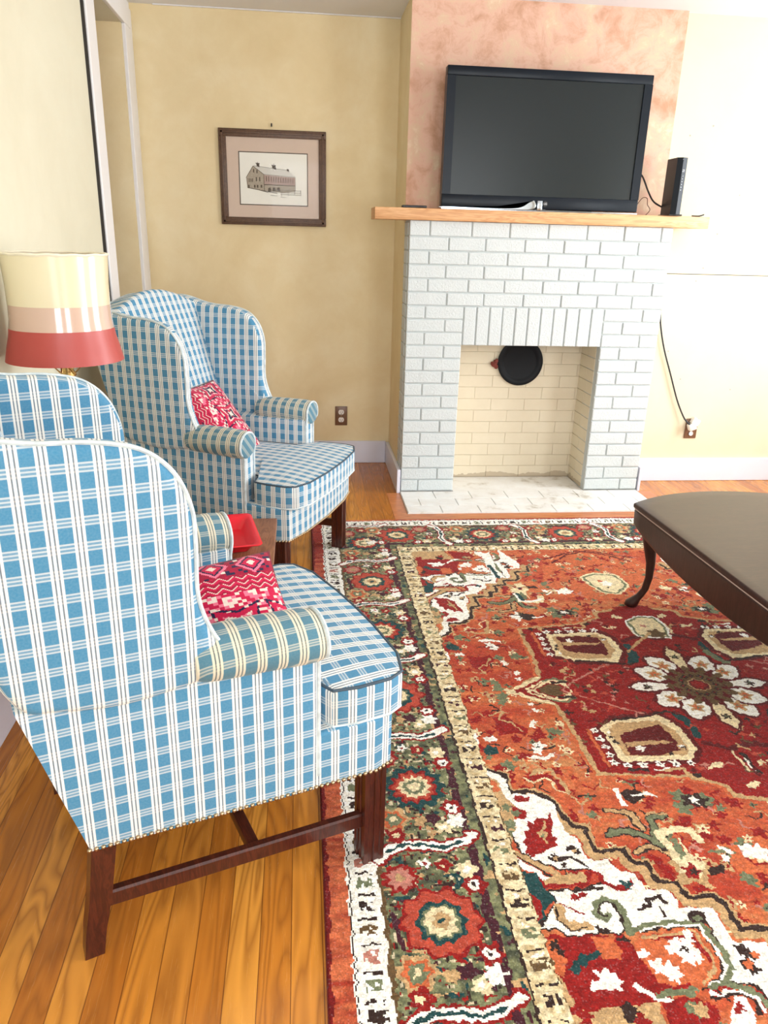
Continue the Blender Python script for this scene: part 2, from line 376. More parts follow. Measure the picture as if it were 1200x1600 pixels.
# window frames (structure) around the openings in the right and front walls
for i, (ax, p, a0, a1, z0, z1) in enumerate((('x', XR, -3.9, -2.7, .7, 2.2), ('x', XR, -1.5, -.4, .7, 2.2), ('y', YF, -.95, .05, .75, 2.25), ('y', YF, .85, 1.85, .75, 2.25))):
    mb = MB(); s = 1 if ax == 'y' else -1
    def fb(u0, u1, z0_, z1_, d0, d1):
        if ax == 'x': mb.box((p-d1, u0, z0_), (p+d0, u1, z1_))
        else: mb.box((u0, p-d0, z0_), (u1, p+d1, z1_))
    for (u0, u1, q0, q1) in ((a0-.09, a0, z0-.09, z1+.09), (a1, a1+.09, z0-.09, z1+.09), (a0, a1, z1, z1+.09), (a0, a1, z0-.09, z0)): fb(u0, u1, q0, q1, 0, .02)
    fb(a0, a1, (z0+z1)/2-.02, (z0+z1)/2+.02, .06, -.02); fb((a0+a1)/2-.01, (a0+a1)/2+.01, z0, z1, .06, -.03)
    struct('window_%d' % (i+1), mb, M['trim'])
# baseboards
struct('baseboard_back', MB().box((XL, D1-.018, 0), (-.02, D1, .142), bev=.004), M['board'])
struct('baseboard_chimney', MB().box((-.02, -.003, 0), (-.001, D1-.018, .138), bev=.003), M['board'])
struct('baseboard_right', MB().box((W+.022, DR-.018, 0), (XR, DR, .142), bev=.004), M['board'])
struct('baseboard_chimney_right', MB().box((W+.006, -.0, 0), (W+.022, DR, .145), bev=.003), M['board'])
struct('baseboard_left', MB().box((XL, YF, 0), (XL+.018, OY0-.16, .15), bev=.004), M['board'])
# floor border board round the hearth
t = wood('hearth_border_board', (.42, .13, .035), (.56, .19, .06), (.66, .26, .09), .3, (2, 20, 2))
struct('trim_7', MB().box((-.075, -.435, -.02), (W+.09, -.343, .0015)), t)
struct('trim_8', MB().box((-.075, -.343, -.02), (-.004, .0, .0012)).box((W+.004, -.343, -.02), (W+.09, -.0, .0012)), t)
struct('trim_10', MB().box((W, DR+.006, 1.2035), (XR, DR+.1, 1.2085)), plain('dark_board_gap', (.12, .10, .08), .9))
# drywall nail marks on the right wall
mb = MB()
for x, z in ((1.62, 1.95), (1.83, 1.62), (1.74, 1.42), (1.69, 1.24), (1.66, 1.17), (1.56, .78), (1.66, .62), (1.98, .56), (1.9, 2.1), (2.02, 1.75), (1.5, 1.9), (2.1, 1.2)):
    mb.lathe([(0, 0), (.004, 0), (.004, .002)], n=8); 
    for v_ in mb.v[-24:]: v_.x, v_.y, v_.z = x+v_.x, DR-.0005-v_.z*.5, z+v_.y
o = struct('trim_9', mb, plain('nail_head_grey', (.35, .33, .28), .6))
# ---------------------------------------------------------------- fireplace
fp = empty('fireplace', (W/2, .1, 0)); tag(fp, 'white painted brick fireplace with square firebox and flat hearth against chimney breast', 'fireplace')
def fpart(name, mb, mat, smooth=False, ang=40, parent=fp):
    for v_ in mb.v: v_ -= Vector((W/2, .1, 0))
    return mb.build(name, mat, parent, smooth, ang)
OA, OB, ZO = .3035, 1.066, 12*B+.012
TOPZ = 1.441; MT = .007
fpart('mortar', MB().box((.004, .008, 0), (OA-.003, .174, TOPZ)).box((OB+.003, .008, 0), (W-.004, .174, TOPZ)).box((OA-.003, .008, ZO+.003), (OB+.003, .174, TOPZ)), M['mortar'])
bb = MB(); rb = random.Random(3)
def brick(x0, x1, z0, z1, y0=0.0, y1=.05, vert=False):
    j = rb.uniform(-.0012, .0015); bb.box((x0+MT/2, y0+j, z0+MT/2), (x1-MT/2, y1, z1-MT/2), bev=.004)
for r_ in range(21):
    z0 = .012+r_*B; z1 = z0+B
    if r_ == 20: z1 = TOPZ+.003
    odd = r_ % 2
    if r_ >= 15:
        xs = [0]+([.105] if not odd else []); x = xs[-1]
        while x < W-.16:
            x += .202+rb.uniform(-.012, .014); xs.append(x)
        if W-xs[-1] < .06: xs[-1] = W
        else: xs.append(W)
        for a, b in zip(xs, xs[1:]): brick(a, b, z0, z1)
    else:
        s = .205 if odd else .098
        for a, b in ((0, s), (s, OA)): brick(a, b, z0, z1)
        s = OB+(.11 if odd else .215)
        for a, b in ((OB, s), (s, W)): brick(a, b, z0, z1)
n = 11
for k in range(n): brick(OA+(OB-OA)*k/n, OA+(OB-OA)*(k+1)/n, .012+12*B, .012+15*B)
fpart('brick_face', bb, M['brick'])
sb = MB()
for xa, xb in ((-.0005, .012), (W-.012, W+.0005)):
    sb = MB()
    for r_ in range(21): sb.box((xa, .052, .012+r_*B+MT/2), (xb, .174, .012+(r_+1)*B-MT/2), bev=.003)
    fpart('brick_side', sb, M['brick'])
fb_ = MB(); DF = .27
for r_ in range(14):
    z0 = .012+r_*B; s = 0 if r_ % 2 else .1
    x = OA-.05-s
    while x < OB+.08:
        a, b = max(x, OA-.06), min(x+.2, OB+.06)
        if b-a > .02: fb_.box((a+.0004, DF+rb.uniform(0, .0012), z0+.0006), (b-.0004, DF+.04, z0+B-.0006), bev=.0022)
        x += .2
    for xx, sgn in ((OB, 1), (OA, -1)):
        for y0, y1 in (((.052, .16), (.16, DF+.03)) if r_ % 2 else ((.052, DF+.03),)):
            fb_.box((xx if sgn > 0 else xx-.04, y0, z0+.002), (xx+.04 if sgn > 0 else xx, y1-.0015, z0+B-.002), bev=.002)
fb_.box((OA-.06, DF+.005, 0), (OB+.06, DF+.06, 1.0)).box((OA-.06, .05, 0), (OA-.005, DF+.03, 1.0)).box((OB+.005, .05, 0), (OB+.06, DF+.03, 1.0)).box((OA-.06, .06, ZO+.1), (OB+.06, DF+.03, ZO+.14))
fpart('firebox', fb_, M['firebox'])
hb = MB(); hb.box((.0, -.341, -.01), (W, DF+.02, .004))
for r_, (y0, y1) in enumerate(((-.341, -.232), (-.232, -.118), (-.118, 0.0))):
    x = -.2*(.5 if r_ % 2 else 0)-.02
    while x < W:
        a, b = max(0, x), min(W, x+.205)
        if b-a > .03: hb.box((a+.002, y0+.002, 0), (b-.002, y1-.002, .010), bev=.0015)
        x += .205
hb.box((OA, .0, 0), (OB, DF, .009))
fpart('hearth', hb, M['hearth'])
gg = plain('grey_base_grout', (.30, .29, .27), .9, var=.5, scale=40)
for xa, xb in ((0, OA), (OB, W)): fpart('base_grout', MB().box((xa, -.004, .0), (xb, .02, .011)), gg)
mantle = MB().box((-.867, -.105, -.028), (.867, .1+.0, .028), bev=.003).build('mantle_shelf', M['mantle'], None, True, 30)
mantle.location = (.690, .078, 1.4695); tag(mantle, 'light fir plank mantel shelf on top of the white brick fireplace', 'shelf')
# flue cover: ribbed black pan with a rusty bit of damper at its left
fl = empty('flue_cover', (.705, DF-.004, .70)); tag(fl, 'round black ribbed pan covering the flue hole in the firebox', 'flue cover')
def pan(prof, ribs=0, n=96):
    vs = []; fs = []
    for i, (r, d) in enumerate(prof):
        for k in range(n):
            a = 2*PI*k/n; rr_ = r*(1+(.02*math.sin(a*ribs) if i in (2, 3) else 0)); vs.append((rr_*math.cos(a), -d, rr_*math.sin(a)))
    for i in range(len(prof)-1):
        for k in range(n): fs.append([i*n+k, i*n+(k+1) % n, (i+1)*n+(k+1) % n, (i+1)*n+k])
    fs.append([(len(prof)-1)*n+k for k in range(n)]); return vs, fs
v_, f_ = pan([(.13, 0), (.132, .012), (.125, .016), (.104, .008), (.096, .004), (.092, .003)], 48)
MB().raw(v_, f_).build('pan', M['pan'], fl, True, 60)
mb = MB()
for x, z, s in ((-.150, -.012, .018), (-.142, .006, .014), (-.138, -.024, .013), (-.165, -.006, .010)):
    bm = bmesh.new(); bmesh.ops.create_icosphere(bm, subdivisions=2, radius=s)
    for q in bm.verts: q.co = Vector((q.co.x+x, q.co.y*.5-.008, q.co.z+z))+q.normal*rb.uniform(-.003, .003)
    mb.add(bm)
mb.build('rusty_damper_tab', M['rust'], fl)
# ---------------------------------------------------------------- television
def text_mesh(s, size, mat, parent, loc, rot, name, ext=.0006):
    cu = bpy.data.curves.new(name, 'FONT'); cu.body = s; cu.size = size; cu.extrude = ext; cu.align_x = 'CENTER'; cu.align_y = 'CENTER'
    to = bpy.data.objects.new(name, cu); C.objects.link(to); dg = bpy.context.evaluated_depsgraph_get(); me = bpy.data.meshes.new_from_object(to.evaluated_get(dg))
    bpy.data.objects.remove(to); o = bpy.data.objects.new(name, me); C.objects.link(o); me.materials.clear(); me.materials.append(mat)
    o.parent = parent; o.location = loc; o.rotation_euler = rot; return o
MZ = 1.4975
tv = empty('television', (.665, .03, MZ)); tag(tv, 'large black flat screen television standing on the mantel shelf', 'television')
hw, z0, z1 = .508, .012, .632
fr_ = MB(); bz = .042
fr_.box((-hw, -.03, z0), (hw, .03, z0+.058), bev=.004).box((-hw, -.03, z1-bz), (hw, .03, z1), bev=.004)
fr_.box((-hw, -.0295, z0+.058), (-hw+bz, .03, z1-bz)).box((hw-bz, -.0295, z0+.058), (hw, .03, z1-bz))
fr_.box((-hw+.01, .0, z0+.01), (hw-.01, .028, z1-.01))
fr_.build('bezel', M['bezel'], tv, True)
MB().box((-hw+bz-.002, -.022, z0+.056), (hw-bz+.002, -.004, z1-bz+.002)).build('screen', M['screen'], tv, False)
MB().box((-hw+.06, .028, z0+.06), (hw-.06, .05, z1-.08), bev=.01).build('rear_housing', M['black'], tv, True)
st_ = MB(); st_.box((-.03, -.026, 0), (.03, .04, .03), bev=.004)
st_.box((-.27, -.034, 0), (.27, .07, .010), bev=.004); st_.build('stand', M['black'], tv, True)
sv = MB(); P_ = cr([(-hw+.01, .014), (-.2, .016), (-.10, .020), (-.052, .048), (-.012, .050), (-.012, .012), (-.06, .010), (-.3, .006), (-hw+.01, .006)], 5)
v_, f_ = slab([(p[0], p[1]) for p in cr([(-hw+.01, .013, 0), (-.28, .011, 0), (-.12, .016, 0), (-.06, .044, 0), (-.035, .050, 0), (-.045, .010, 0), (-.25, .007, 0), (-hw+.01, .005, 0)], 5)], .006, .0015, lambda a, b, c: (a, -.036+c, b))
sv.raw(v_, f_); sv.box((-.020, -.037, .006), (.006, -.03, .052), bev=.002); sv.box((-hw, -.034, .001), (hw, -.029, .0075))
sv.build('chrome_trim', M['chrome'], tv, True)
lg = MB(); v_, f_ = pan([(.013, 0), (.013, .002), (.0, .002)], 0, 32); lg.raw([(a+.022, b-.0305, c+.038) for a, b, c in v_], f_); lg.build('logo_disc', M['black'], tv)
text_mesh('LG', .014, M['silver'], tv, (.022, -.0335, .038), (PI/2, 0, 0), 'logo')
# ---------------------------------------------------------------- modem router
mo = empty('modem_router', (1.365, .03, MZ), math.radians(-3)); tag(mo, 'tall black modem router with row of indicator dots at the right end of mantel', 'router')
MH, mw_, md = .272, .052, .125
v_ = []; 
for z, dx in ((.008, 0), (MH, .0)):
    v_ += [(-mw_/2, -md/2, z), (0, -md/2-.012, z), (mw_/2, -md/2, z), (mw_/2, md/2, z), (-mw_/2, md/2, z)]
n = 5; f_ = [[k, (k+1) % n, n+(k+1) % n, n+k] for k in range(n)]+[[4, 3, 2, 1, 0], [5, 6, 7, 8, 9]]
o = MB().raw(v_, f_).build('body', M['bezel'], mo, False)
MB().box((-.035, -.075, 0), (.035, .07, .008), bev=.003).build('foot', M['black'], mo, True)
ld = MB()
al = math.atan2(.012, mw_/2)
for k in range(6): ld.box((-.001+.0095-.0012*k*.3, -.0012, .185-.013*k), (.0015+.0095-.0012*k*.3, .0012, .1885-.013*k), M=Matrix.Translation((0, -md/2-.0125, 0)) @ Matrix.Rotation(al*.95, 4, 'Z'))
for x in (.004, .012):
    for z in (.213, .206): ld.box((x, -.0012, z), (x+.003, .0012, z+.003), M=Matrix.Translation((0, -md/2-.0125, 0)) @ Matrix.Rotation(al*.95, 4, 'Z'))
ld.build('indicator_dots', M['led'], mo, False)
text_mesh('NETGEAR', .0052, M['silver'], mo, (.008, -md/2-.0078, MH-.009), (PI/2, 0, al), 'logo', .0002)
# remote and small things on the mantle
rm = MB().box((-.062, -.02, 0), (.062, .02, .012), bev=.004).build('remote_control', M['black'], None, True); rm.location = (.02, .0, MZ); rm.rotation_euler = (0, 0, .05)
tag(rm, 'thin black remote lying at the left end of the mantel shelf', 'remote control')
cd = MB().tube(cr([(1.48, .02, MZ+.004), (1.51, 0, MZ+.004), (1.54, .01, MZ+.012)], 6, False), .0035, 8).build('cord_end', M['cord'], None); tag(cd, 'short black cord end lying on the mantel right of the router', 'cord')
def P3(*p): return cr(p, 8, False)
o = MB().tube(P3((1.16, .075, MZ+.22), (1.21, .08, MZ+.19), (1.26, .09, MZ+.115), (1.30, .10, MZ+.07), (1.35, .10, MZ+.045)), .0045, 8).build('video_cable', M['cord']); tag(o, 'black cable sloping from behind the television to the router', 'cable')
o = MB().tube(P3((1.20, .10, MZ+.003), (1.205, .1, MZ+.04), (1.235, .1, MZ+.085), (1.262, .1, MZ+.085), (1.268, .1, MZ+.055), (1.285, .1, MZ+.03), (1.265, .1, MZ+.003)), .0018, 6).build('thin_wire_loop', M['brown_wire']); tag(o, 'thin brown wire loop standing up on the mantel between television and router', 'wire')
# power cord to the right outlet
pc = MB().tube(P3((1.42, .195, 1.435), (1.435, .197, 1.2), (1.465, .199, 1.05), (1.472, .199, 1.0), (1.487, .199, .92), (1.526, .198, .796), (1.588, .197, .65), (1.652, .195, .5), (1.709, .19, .396), (1.745, .172, .355)), .0048, 8).build('power_cord', M['cord'])
tag(pc, 'dark power cord hanging down the wall to the white plug at the right outlet', 'cord')
o = MB().tube(P3((1.40, .203, .50), (1.441, .203, .46), (1.451, .203, .41), (1.44, .203, .36), (1.41, .203, .31)), .004, 8).build('cable_loop', M['cord']); tag(o, 'bit of black cable showing at the right edge of the brick fireplace', 'cable')
def outlet(name, x, y, z, label, plugged):
    e = empty(name, (x, y, z)); tag(e, label, 'outlet')
    MB().box((-.038, -.006, -.06), (.038, 0, .06), bev=.003).build('plate', M['outlet_brown'], e, True)
    if not plugged:
        for zz in (.024, -.024):
            mb = MB(); v2, f2 = slab([(.0175*math.cos(a)*1.0, max(-.0145, min(.0145, .018*math.sin(a)))) for a in [2*PI*k/28 for k in range(28)]], .003, .0008, lambda a, b, c: (a, -.006-c, b+zz)); mb.raw(v2, f2)
            r_ = mb.build('receptacle', M['outlet_white'], e, True)
            s_ = MB().box((-.008, -.0096, zz-.004), (-.006, -.0088, zz+.006)).box((.006, -.0096, zz-.004), (.008, -.0088, zz+.006)); v3, f3 = pan([(.0025, 0), (.0025, .0006)], 0, 12); s_.raw([(a, b-.009, c+zz-.009) for a, b, c in v3], f3)
            s_.build('slots', M['slot'], r_, False)
        MB().box((-.002, -.0075, -.002), (.002, -.0055, .002)).build('screw', M['brass'], e)
    else:
        mb = MB(); v3, f3 = pan([(.014, 0), (.014, .002), (.010, .0025)], 0, 24); mb.raw([(a, b-.006, c-.03) for a, b, c in v3], f3); mb.build('receptacle', M['slot'], e)
        text = MB(); v3, f3 = pan([(.009, 0), (.011, .003), (.013, .003), (.014, 0)], 0, 20); text.raw([(a+.002, b-.009, c-.03) for a, b, c in v3], f3); text.build('receptacle_ring', M['silver'], e)
    return e
outlet('wall_outlet', -.3025, D1-.001, .301, 'brown outlet plate with two white receptacles on the wall left of the fireplace', False)
outlet('wall_outlet', 1.775, DR-.001, .325, 'dark outlet plate with a white adapter plugged in, right wall', True)
ad = MB().box((-.028, -.034, -.015), (.022, 0, .026), bev=.007, M=Matrix.Rotation(.5, 4, 'Y')).box((-.05, -.045, -.035), (-.004, -.005, .005), bev=.008, M=Matrix.Rotation(-.35, 4, 'Y')).build('plug_adapter', M['outlet_white'], None, True)
ad.location = (1.782, DR-.010, .366); tag(ad, 'white two-lobed plug adapter in the right wall outlet', 'plug')
# ---------------------------------------------------------------- framed barn print
pf = empty('framed_print', (-.689, D1-.001, 1.645)); tag(pf, 'brown framed print of a stone barn hanging on the tan wall', 'picture'); pf.rotation_euler = (0, .0, 0)
fw_, fh_, ft = .292, .244, .040
mb = MB()
for (a0, b0, a1, b1) in ((-fw_, -fh_, fw_, -fh_+ft), (-fw_, fh_-ft, fw_, fh_), (-fw_, -fh_+ft, -fw_+ft, fh_-ft), (fw_-ft, -fh_+ft, fw_, fh_-ft)): mb.box((a0, -.022, b0), (a1, 0, b1), bev=.003)
for (a0, b0, a1, b1) in ((-fw_+.012, -fh_+.012, fw_-.012, -fh_+.024), (-fw_+.012, fh_-.024, fw_-.012, fh_-.012), (-fw_+.012, -fh_+.012, -fw_+.024, fh_-.012), (fw_-.024, -fh_+.012, fw_-.012, fh_-.012)): mb.box((a0, -.026, b0), (a1, -.02, b1), bev=.002)
mb.build('frame', M['frame'], pf, True)
MB().box((-fw_+ft-.002, -.010, -fh_+ft-.002), (fw_-ft+.002, -.004, fh_-ft+.002)).build('mat_board', M['mat'], pf, False)
# print area slightly high-left
px0, px1, pz0, pz1 = -.183, .186, -.135, .128
MB().box((px0-.005, -.0115, pz0-.005), (px1+.005, -.0095, pz1+.005)).build('mat_inner_line', M['ink'], pf, False)
prt = MB().box((px0, -.0125, pz0), (px1, -.0112, pz1)).build('print', M['paper'], pf, False)
def art(pts, y, mat, name):
    # crop pixel (zoomed 1200x1086 picture) -> print coordinates
    n_ = len(pts); q = []
    for a, b in pts:
        u = (a-305)/(915-305); vv = (b-322-(a-305)*.035)/(805-322); q.append((px0+u*(px1-px0), y, pz1-vv*(pz1-pz0)))
    return MB().raw(q+[(a, b+.0003, c) for a, b, c in q], [list(range(n_)), [n_+k for k in range(n_)][::-1]]+[[k, (k+1) % n_, n_+(k+1) % n_, n_+k] for k in range(n_)])
yy = -.0129
def artb(name, mat, shapes, y):
    mb = MB()
    for s_ in shapes: o_ = art(s_, y, mat, name); mb.raw(o_.v, o_.f)
    return mb.build(name, mat, prt, False)
artb('barn_wall', M['ink2'], [[(360, 560), (425, 450), (520, 530), (525, 680), (370, 650)], [(525, 625), (805, 640), (805, 690), (700, 705), (525, 680)]], yy)
artb('barn_boarding', M['ink4'], [[(522, 532), (808, 562), (808, 632), (522, 622)]], yy-.0001)
artb('barn_roof', M['ink3'], [[(430, 448), (740, 490), (812, 556), (520, 525)]], yy-.0002)
def ln(a, b, w_=3):
    d = Vector((b[0]-a[0], b[1]-a[1])).normalized(); n2 = Vector((-d.y, d.x))*w_/2; return [(a[0]+n2.x, a[1]+n2.y), (b[0]+n2.x, b[1]+n2.y), (b[0]-n2.x, b[1]-n2.y), (a[0]-n2.x, a[1]-n2.y)]
dr = [ln((360, 560), (425, 450), 5), ln((425, 450), (520, 528), 5), ln((520, 528), (812, 558), 4), ln((520, 530), (524, 682), 5), ln((524, 624), (806, 636), 8), ln((370, 560), (370, 650)), ln((806, 560), (806, 690)), ln((370, 652), (525, 684), 6), ln((525, 684), (640, 706), 7), ln((430, 448), (740, 490))]
dr += [[(455, 425), (482, 428), (484, 462), (460, 452)], [(596, 445), (630, 448), (634, 488), (600, 472)], [(730, 478), (748, 480), (752, 505), (734, 498)], ln((450, 424), (486, 428), 7), ln((592, 443), (634, 447), 7), ln((468, 412), (468, 426)), ln((613, 425), (613, 445))]
for x in (384, 400, 415): dr.append([(x, 565), (x+7, 566), (x+7, 600), (x, 599)])
for x, z in ((425, 478), (455, 485)): dr.append([(x, z), (x+10, z+2), (x+10, z+34), (x, z+32)])
for x in (448, 478): dr.append([(x, 552), (x+10, 554), (x+10, 594), (x, 592)])
for x in (375, 430, 455, 490): dr.append([(x, 625), (x+14, 628), (x+14, 655), (x, 652)])
for x in range(540, 800, 22): dr.append([(x, 545+(x-540)*.1), (x+7, 546+(x-540)*.1), (x+7, 595+(x-540)*.09), (x, 594+(x-540)*.09)])
for k in range(3): dr.append(ln((670, 682+k*17), (858, 688+k*19), 4))
for x in (680, 740, 800, 856): dr.append(ln((x, 678), (x, 735), 4))
for x in (560, 600, 640): dr.append([(x, 655), (x+22, 650), (x+30, 690), (x-5, 690)])
dr += [ln((580, 725), (640, 732), 4), ln((670, 742), (725, 750), 4), ln((440, 665), (560, 700), 4)]
artb('barn_drawing_lines', M['ink'], dr, yy-.0003)
gl = NT('picture_glass'); tr_ = gl.n('ShaderNodeBsdfTransparent'); gs = gl.n('ShaderNodeBsdfGlossy'); gs.inputs['Roughness'].default_value = .05; mx = gl.n('ShaderNodeMixShader'); fz = gl.n('ShaderNodeFresnel'); fz.inputs[0].default_value = 1.12
gl.l(fz.outputs[0], mx.inputs[0]); gl.l(tr_.outputs[0], mx.inputs[1]); gl.l(gs.outputs[0], mx.inputs[2]); gl.l(mx.outputs[0], gl.t.nodes['Material Output'].inputs['Surface'])
MB().box((-fw_+ft, -.017, -fh_+ft), (fw_-ft, -.0155, fh_-ft)).build('glass', gl.m, pf, False)
nl = MB().tube([(-.693, D1, 1.908), (-.693, D1-.016, 1.912)], .0022, 8).tube([(-.693, D1-.016, 1.905), (-.693, D1-.012, 1.92)], .004, 8).build('picture_nail', M['cord']); tag(nl, 'small nail in the wall just above the framed barn print', 'nail')
